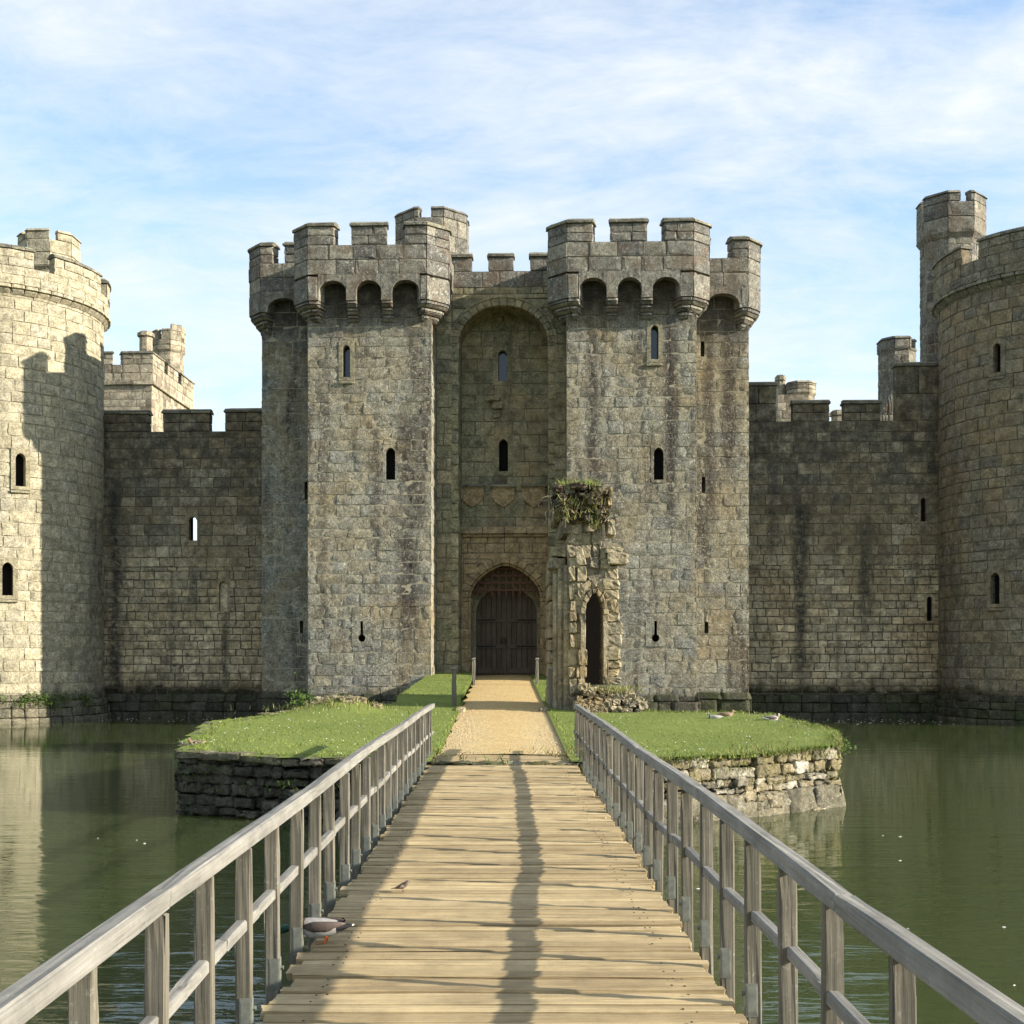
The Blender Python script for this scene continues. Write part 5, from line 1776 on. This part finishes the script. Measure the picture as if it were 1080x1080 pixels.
def leafy(mb, centre, spread, n, size, rng=RNG):
    c = np.array(centre) + rng.normal(0, 1, (n, 3)) * np.array(spread)
    nrm = rng.normal(0, 1, (n, 3)); nrm[:, 2] = abs(nrm[:, 2]) + .3; nrm /= np.linalg.norm(nrm, axis=1)[:, None]
    a = np.cross(nrm, rng.normal(0, 1, (n, 3))); a /= np.linalg.norm(a, axis=1)[:, None]; b_ = np.cross(nrm, a)
    s = size * rng.uniform(.5, 1.3, (n, 1))
    v = np.stack([c - a * s, c - b_ * s * .45, c + a * s, c + b_ * s * .45], 1).reshape(-1, 3)
    mb.add(v, np.arange(n * 4).reshape(-1, 4))


M['leaf'] = m_blade('weed leaves', [(.06, .11, .02), (.09, .15, .03), (.13, .18, .04), (.05, .09, .02)])
for nm, lab, c, sp, n, s in (('shrub', 'small leafy bush at the back edge of the left lawn', (-4.95, 30.3, .52), (.16, .16, .17), 420, .055),
                             ('weed', 'green weeds overhanging the far right corner of the ochre bank wall', (6.1, 22.5, .08), (.13, .22, .09), 170, .04)):
    t = thing(nm, lab, 'plant', (c[0], c[1], c[2] - .2)); leafy(mb, c, sp, n, s); mb.build('foliage', M['leaf'], t); mb = MB()
    for k in range(7):
        p = np.array([c[0] + RNG.normal(0, .05), c[1] + RNG.normal(0, .05), c[2] - .35])
        tube(mb, [p, p + np.array([RNG.normal(0, .08), RNG.normal(0, .08), .2]), p + np.array([RNG.normal(0, .15), RNG.normal(0, .15), .45])], [.012, .01, .005], 5)
    mb.build('stem', M['post'], t); mb = MB()
b = []
for k in range(2600):
    s = RNG.uniform(P.s[1], s_mid); xy = P.pos(s, RNG.uniform(-.06, .03)); z = RNG.uniform(-.55, .14)
    if RNG.random() > .4 + .5 * math.sin(s * 1.7 + 3 * math.sin(z * 8)): continue
    b.append((xy[0], xy[1], z))
t = thing('bank_weeds', 'dark moss and weeds on the shaded bank wall left of the bridge', 'plant', (-3.6, 20.1, -.4))
blades(mb, b, .04, .14, .018, 1.5); q_ = mb.build('weed_blades', M['leaf'], t); props(q_, kind='stuff'); mb = MB()
# weeds rooted in the banks and at the foot of the left tower
b = []; 
for k in range(5200):
    s = RNG.uniform(s_mid, P.s[15]); xy = P.pos(s, RNG.uniform(-.06, .03)); z = RNG.choice([RNG.uniform(-.5, .2), RNG.uniform(-.1, .25)])
    if RNG.random() > .45 + .5 * math.sin(s * 2.1 + 3 * math.sin(z * 9)): continue
    b.append((xy[0], xy[1], z))
t = thing('bank_weeds', 'yellow green weeds rooted in the joints of the ochre bank wall', 'plant', (4.0, 20.5, -.4))
blades(mb, b, .04, .15, .016, 1.5); q_ = mb.build('weed_blades', M['dry'], t); props(q_, kind='stuff'); mb = MB()
t = thing('bank_weeds', 'dark moss and weeds on the footing of the pale round tower', 'plant', (-19, 43.5, -.3))
for k in range(22):
    a = math.radians(RNG.uniform(-5, 75)); w = c2w(CL + 4.66 * math.sin(a), CYT - 4.66 * math.cos(a))
    leafy(mb, (w[0], w[1], RNG.uniform(-.3, .15)), (.16, .1, .1), 60, .06)
mb.build('foliage', M['leaf'], t); mb = MB()

# ------------------------------------------------------------------ footbridge
fb = thing('footbridge', 'wooden plank footbridge with grey timber railings leading to the gate', 'footbridge', (0, 10, 0))
mb = MB()
y = -6.0
GP = cube_grid([0, .02, .25, .5, .75, .98, 1])
while y < 21.35:
    w = RNG.uniform(.105, .165)
    if y + w > 21.36: w = 21.37 - y
    xl = -1.17 + RNG.normal(0, .018); xr = 1.15 + RNG.normal(0, .018); z = RNG.normal(0, .004)
    sk = RNG.normal(0, .006); tl_ = RNG.normal(0, .006)
    c = np.zeros((2, 2, 2, 3))
    for a in (0, 1):
        for b in (0, 1):
            for d in (0, 1):
                c[a, b, d] = ((xl, xr)[a] + RNG.normal(0, .006), (y + .009, y + w - .010)[b] + sk * (1, -1)[a], (-.055, 0.0)[d] + z + tl_ * (1, -1)[b] * .5 + RNG.normal(0, .0015))
    hexa(mb, c, .007, .0016, 0, G5)
    y += w
mb.build('deck', M['deck'], fb, smooth=False); mb = MB()
for yy in np.arange(2.0, 21.2, .155):
    for x in (-.95, -.9, .9, .95):
        if RNG.random() < .6:
            a = np.linspace(0, 2 * math.pi, 6)[:-1]; xx, yv = x + RNG.normal(0, .012), yy + RNG.normal(0, .02)
            mb.add([(xx, yv, .0105)] + [(xx + .009 * math.cos(q), yv + .009 * math.sin(q), .006) for q in a], t=[[0, 1 + i, 1 + (i + 1) % 5] for i in range(5)])
q_ = mb.build('nail_heads', M['iron'], fb); props(q_, kind='stuff'); mb = MB()
for x in (-.95, 0, .95): box(mb, x - .09, x + .09, -6, 20.2, -.36, -.07, .01)
mb.build('beam', M['post'], fb); mb = MB()
for k, y in enumerate((0.5, 5.5, 10.5, 15.5)):
    for x in (-.95, .95): 
        box(mb, x - .11, x + .11, y - .11, y + .11, -2.4, -.361, .015); mb.build('pile', M['post'], fb); mb = MB()
    box(mb, -1.1, 1.1, y + .112, y + .2, -.62, -.4, .01); mb.build('cross_beam', M['post'], fb); mb = MB()
XRAIL = 1.25
ZT = .905
# handrail of several lengths, a little out of line
wob_ = {}
for s in (-1, 1):
    y = -6.0; xo = RNG.normal(0, .006); zo = 0
    while y < 21.4:
        L = 3.5 if y + 3.5 < 20 else 21.65 - y
        xo2, zo2 = RNG.normal(0, .012), RNG.normal(0, .008)
        n = max(1, int(L / .7))
        c = np.zeros((2, 2, 2, 3))
        for a in (0, 1):
            for b in (0, 1):
                for d in (0, 1):
                    xx = s * XRAIL + (-.042, .042)[b] + (xo, xo2)[a]
                    zz = (ZT - .083, ZT)[d] + (zo, zo2)[a] - (.008 if d and ((b == 1) == (s > 0)) else 0)
                    c[a, b, d] = (xx, (y + .001, y + L - .001)[a], zz)
        hexa(mb, c[:, ::-1], .012, .0015, 0, G5)
        mb.build('handrail', M['rail'], fb); mb = MB()
        xo, zo = xo2, zo2; y += L
    # mid rail between the posts, a little out of level
    y = 6.21 - 17 * .7; zw = 0.0; zv = 0.0
    while y < 21.4:
        zv = .7 * zv + RNG.normal(0, .012); z2 = max(-.036, min(.036, .93 * zw + zv)); xo = RNG.normal(0, .004)
        c = np.zeros((2, 2, 2, 3))
        for a in (0, 1):
            for b in (0, 1):
                for d in (0, 1): c[a, b, d] = (s * XRAIL + (.026, -.026)[b] + xo, (y - .01, y + .71)[a], (.388, .446)[d] + (zw, z2)[a])
        hexa(mb, c, .006, .0012); zw = z2; y += .7
    mb.build('midrail', M['rail'], fb); mb = MB()
# posts with their steel shoes: one post is built, the others are copies
for s in (-1, 1):
    variants = []
    for v in range(4):
        box(mb, -.039, .039, -.024, .024, -.42, ZT - .084, .006, .0015, grid=G5)
        mp = mb.mesh('post', M['post']); mb = MB()
        xs0, xs1 = sorted((-s * .043, s * .02))
        box(mb, xs0, xs1, -.028, .028, -.06, .11, .003)
        tube(mb, [(-s * .041, .0, .055), (-s * .058, .0, .055)], .012, 6)
        ms = mb.mesh('shoe', M['steel']); mb = MB()
        variants.append((mp, ms))
    k = 0; y = (3.68 if s < 0 else 3.91) - 10 * .75
    while y < 21.5:
        mp, ms = variants[k % 4]
        po = bpy.data.objects.new('post', mp); COL.objects.link(po); po.parent = fb
        po.location = (s * XRAIL + RNG.normal(0, .006), y + RNG.normal(0, .015) - 10, 0); po.rotation_euler = (RNG.normal(0, .006), RNG.normal(0, .006), RNG.normal(0, .02))
        sh = bpy.data.objects.new('shoe', ms); COL.objects.link(sh); sh.parent = po
        k += 1; y += .75

# ------------------------------------------------------------------ path posts
for i, (px, py, y, h, w, d, lab) in enumerate(((479, 750, 32.4, 40, .11, .11, 'weathered wooden post at the left path edge nearest the railing'),
                                         (499.5, 722, 43.5, 27, .11, .11, 'thin wooden post left of the gate doors at the path end'),
                                         (566.5, 722, 43.5, 27, .10, .10, 'thin wooden post right of the gate doors at the path end'),
                                         (580.5, 751, 32.0, 41, .10, .62, 'wide weathered board post standing against the ruin on the right path edge'))):
    x = (px - 531) * y / F; z = float(lawnz(x, y)) - .05; hh = h * y / F + .02
    t = thing('path_post', lab, 'post', (x, y, z), group='wooden posts along the path')
    box(mb, x - w / 2, x + w / 2, y - d / 2, y + d / 2, z - .3, z + hh, .01, .004, grid=G5); mb.build('post', M['post'], t); mb = MB()
    c = np.zeros((2, 2, 2, 3))
    for a in (0, 1):
        for b in (0, 1):
            for dd in (0, 1):
                e = .02 if dd == 0 else .004
                c[a, b, dd] = (x + (-1, 1)[a] * (w / 2 + e), y + (-1, 1)[b] * (d / 2 + e), z + hh + (.002, .045)[dd] + (.03 if a and not dd == 0 else 0))
    hexa(mb, c, .006, .002); mb.build('cap', M['rail'], t); mb = MB()
for px, py, y, lab in ((486, 752, 31.3, 'flat kerb stone beside the left path post'), (573, 752, 31.3, 'flat kerb stone beside the wide post right of the path')):
    x = (px - 531) * y / F; z = float(lawnz(x, y)) - .05
    box(mb, x - .12, x + .12, y - .5, y + .5, z - .1, z + .1, .03, .01, grid=G5)
    o = mb.build('kerb_stone', M['ruin'], None, (x, y, z)); props(o, lab, 'stone', 'kerb stones of the path'); mb = MB()
# ---BIRDS---
# ------------------------------------------------------------------ pale specks on the moat: drifting bits, and discs standing in for water sparkles
mb = MB()
def speck(x, y, r):
    a = RNG.uniform(0, 6.28); e = RNG.uniform(.35, .9); k = np.linspace(0, 2 * math.pi, 8)[:-1]
    ring = [(x + r * math.cos(q) * math.cos(a) - r * e * math.sin(q) * math.sin(a), y + r * math.cos(q) * math.sin(a) + r * e * math.sin(q) * math.cos(a), ZW + .004) for q in k]
    mb.add([(x, y, ZW + .012)] + ring, t=[[0, 1 + i, 1 + (i + 1) % 7] for i in range(7)])
for k in range(230):
    w_ = c2w(RNG.uniform(10, 22), RNG.uniform(.2, 4.0)) if k < 160 else c2w(RNG.uniform(-17, -9.5), RNG.uniform(1.0, 4.2))
    if k < 160 and math.hypot(w_[0] - c2w(CR, CYT)[0], w_[1] - c2w(CR, CYT)[1]) < 4.8: continue
    speck(w_[0], w_[1], RNG.uniform(.02, .06))
for k in range(16): speck(RNG.uniform(2, 9), RNG.uniform(6, 19), RNG.uniform(.012, .035))
for k in range(8): speck(RNG.uniform(-8, -2), RNG.uniform(7, 19), RNG.uniform(.012, .03))
o = mb.build('floating_specks', m_plain('pale water specks', (.62, .6, .52), .8, .3, 12, .1)); props(o, kind='stuff'); mb = MB()

# ------------------------------------------------------------------ birds
def m_bird(name, xs, belly, zc, zf=.03):
    """plumage in large patches along the body (object x), with a paler belly"""
    N = NT(name)
    tc = N.n('ShaderNodeTexCoord'); sp = N.n('ShaderNodeSeparateXYZ'); N.l(tc.outputs['Object'], sp.inputs[0])
    f = N.maprange(sp.outputs[0], -.35, .35)
    r = N.n('ShaderNodeValToRGB'); r.color_ramp.interpolation = 'CONSTANT'; e = r.color_ramp.elements
    while len(e) < len(xs): e.new(.5)
    for k, (x, c) in enumerate(xs):
        e[k].position = min(max((x + .35) / .7, 0), 1); e[k].color = (*c, 1)
    N.l(f, r.inputs[0])
    col = r.outputs[0]
    if belly:
        col = N.mix(N.maprange(sp.outputs[2], zc + zf, zc - zf), col, N.mix(N.maprange(sp.outputs[0], .12, .14), belly, col))
    nz = N.noise(N.coord(obj=True), 60, 4, .7)
    col = N.mix(1.0, col, N.ramp(nz, [(.3, .7), (.7, 1.25)]), 'MULTIPLY')
    return N.done(col, .6, N.bump(nz, .25, .004))


M['bill'] = m_plain('duck bill', (.40, .33, .06), .5, .15, 40, .1)
M['leg'] = m_plain('orange webbed foot', (.62, .13, .02), .5, .15, 60, .1)
M['claw'] = m_plain('thin brown leg', (.2, .12, .08), .6, .15, 60, .1)
DR = m_bird('drake plumage', [(-.36, (.66, .65, .6)), (-.288, (.012, .012, .014)), (-.165, (.30, .28, .26)), (.10, (.10, .045, .025)), (.175, (.7, .7, .66)), (.19, (.012, .05, .03))],
            (.45, .44, .42), .085)
HN = m_bird('brown duck plumage', [(-.36, (.5, .44, .34)), (-.22, (.14, .09, .05)), (.0, (.19, .125, .07)), (.17, (.24, .17, .1))], (.30, .23, .15), .08)
M['wing_d'] = m_plain('drake wing', (.085, .06, .05), .6, .3, 45, .2)
M['wing_w'] = m_plain('pale wing', (.40, .375, .33), .6, .3, 45, .2)
M['wing_h'] = m_plain('brown wing', (.15, .10, .06), .6, .4, 45, .2)


def duck(name, label, loc, heading, scale, plum, wing, pose, group=None):
    t = thing(name, label, 'duck', loc, group=group)
    t.rotation_euler = (0, 0, math.radians(heading)); t.scale = (scale,) * 3
    BASE[t.name] = (0, 0, 0)
    dz = 0 if pose in ('stand', 'feed') else -.105
    body = [((-.30, 0, .155), (.008, .004)), ((-.27, 0, .15), (.030, .010)), ((-.22, 0, .142), (.05, .028)), ((-.15, 0, .132), (.078, .058)), ((-.05, 0, .124), (.096, .080)),
            ((.05, 0, .124), (.094, .082)), ((.12, 0, .132), (.075, .070))]
    if pose == 'stand': neck = [((.165, 0, .165), (.05, .05)), ((.19, 0, .21), (.034, .036)), ((.20, 0, .25), (.030, .031)), ((.215, 0, .285), (.034, .036)), ((.24, 0, .297), (.031, .031)), ((.265, 0, .293), (.016, .017))]
    elif pose == 'feed': neck = [((.165, 0, .135), (.052, .052)), ((.205, 0, .13), (.036, .036)), ((.245, 0, .12), (.030, .030)), ((.28, 0, .112), (.034, .035)), ((.31, 0, .102), (.030, .030)), ((.335, 0, .09), (.016, .016))]
    else: neck = [((.15, 0, .165), (.048, .05)), ((.16, 0, .20), (.036, .036)), ((.172, 0, .228), (.036, .036)), ((.20, 0, .236), (.031, .031)), ((.225, 0, .228), (.015, .016))]
    pts = [(p[0], p[1], p[2] + dz) for p, r in body + neck]; rad = [r for p, r in body + neck]
    mb = MB(); tube(mb, pts, rad, 14); mb.build('body', plum, t, smooth=True)
    tip = np.array(pts[-1]); d = np.array(pts[-1]) - np.array(pts[-2]); d /= np.linalg.norm(d)
    mb = MB(); tube(mb, [tip - d * .012, tip + d * .02, tip + d * .05], [(.014, .012), (.014, .008), (.012, .003)], 8); mb.build('bill', M['bill'], t, smooth=True)
    for s in (-1, 1):
        mb = MB()
        tube(mb, [(.10, s * .075, .145 + dz), (.02, s * .097, .15 + dz), (-.1, s * .087, .155 + dz), (-.2, s * .045, .165 + dz), (-.235, s * .02, .168 + dz)],
             [(.01, .02), (.014, .045), (.014, .042), (.01, .02), (.004, .006)], 10)
        mb.build('wing', M[wing], t, smooth=True)
        if dz == 0:
            mb = MB()
            tube(mb, [(-.08, s * .04, .075), (-.07, s * .04, .03), (-.068, s * .04, .008)], [.013, .008, .008], 7)
            mb.add([(-.075, s * .04, .008), (-.005, s * .04 - .028, .003), (.005, s * .04, .003), (-.005, s * .04 + .028, .003)], [[0, 1, 2, 3]])
            mb.build('leg', M['leg'], t)
    hp = np.array(pts[-3 if pose != 'rest' else -2])
    for s in (-1, 1):
        mb = MB(); r = rad[-3 if pose != 'rest' else -2][0]
        tube(mb, [hp + np.array((.012, s * r * .9, .008)), hp + np.array((.012, s * (r + .003), .008))], .005, 6)
        mb.build('eye', M['void'], t)
    if plum is DR:
        mb = MB(); tube(mb, [(-.2, 0, .165 + dz), (-.225, 0, .19 + dz), (-.21, 0, .205 + dz), (-.195, 0, .2 + dz)], [.008, .008, .006, .003], 6); mb.build('tail_curl', M['void'], t)
    return t


duck('mallard', 'grey mallard drake with orange legs reaching through the left railing of the bridge', (-1.125, 7.5, .0), 176, .74, DR, 'wing_d', 'feed')
zq = lambda x, y: float(lawnz(x, y)) + .01
duck('mallard', 'pale duck resting on the front left corner of the grass island', (-5.5, 22.1, zq(-5.5, 22.1)), 215, .68, HN, 'wing_d', 'rest', 'ducks on the island')
duck('mallard', 'plain brown duck dozing on the right lawn just behind the white flanked duck', (5.1, 28.3, zq(5.1, 28.3)), 10, .85, HN, 'wing_h', 'rest', 'ducks on the island')
duck('mallard', 'white flanked duck lying on the right lawn in front of the plain brown duck', (4.75, 27.9, zq(4.75, 27.9)), 170, .68, DR, 'wing_w', 'rest', 'ducks on the island')
duck('mallard', 'dark winged duck resting alone near the far right end of the right lawn', (5.95, 27.4, zq(5.95, 27.4)), 15, .85, DR, 'wing_d', 'rest', 'ducks on the island')

# small songbird on the planks
t = thing('songbird', 'tiny brown songbird with white wing bar on the bridge planks', 'bird', (-.745, 9.1, .005)); BASE[t.name] = (0, 0, 0)
t.rotation_euler = (0, 0, math.radians(-12))
SB = m_bird('songbird plumage', [(-.36, (.13, .10, .075)), (.02, (.16, .11, .075)), (.033, (.2, .15, .12))], (.42, .36, .28), .036, .01)
pts = [(-.085, 0, .018), (-.05, 0, .024), (-.03, 0, .030), (0, 0, .040), (.02, 0, .050), (.034, 0, .064), (.043, 0, .072), (.056, 0, .072)]
rad = [(.010, .003), (.009, .004), (.016, .013), (.023, .022), (.021, .021), (.015, .015), (.015, .015), (.006, .006)]
mb = MB(); tube(mb, pts, rad, 12); mb.build('body', SB, t, smooth=True)
mb = MB(); tube(mb, [(.054, 0, .072), (.068, 0, .070)], [.005, .001], 6); mb.build('bill', M['claw'], t)
for s in (-1, 1):
    mb = MB(); tube(mb, [(.018, s * .02, .046), (-.005, s * .023, .04), (-.04, s * .012, .028), (-.06, s * .006, .022)], [(.003, .006), (.004, .014), (.003, .009), (.001, .003)], 8)
    w = mb.build('wing', M['wing_h'], t, smooth=True)
    mb = MB(); tube(mb, [(.008, s * .0275, .046), (-.008, s * .0275, .034)], .004, 6); mb.build('wing_bar', M['wing_w'], w)
    mb = MB(); tube(mb, [(.002, s * .01, .022), (.006, s * .01, .01), (.003, s * .01, 0)], .0022, 5)
    for q in (-.4, 0, .4): tube(mb, [(.003, s * .01, .001), (.003 + .016 * math.cos(q), s * .01 + .016 * math.sin(q), .001)], .0016, 4)
    mb.build('leg', M['claw'], t)
# ---END---
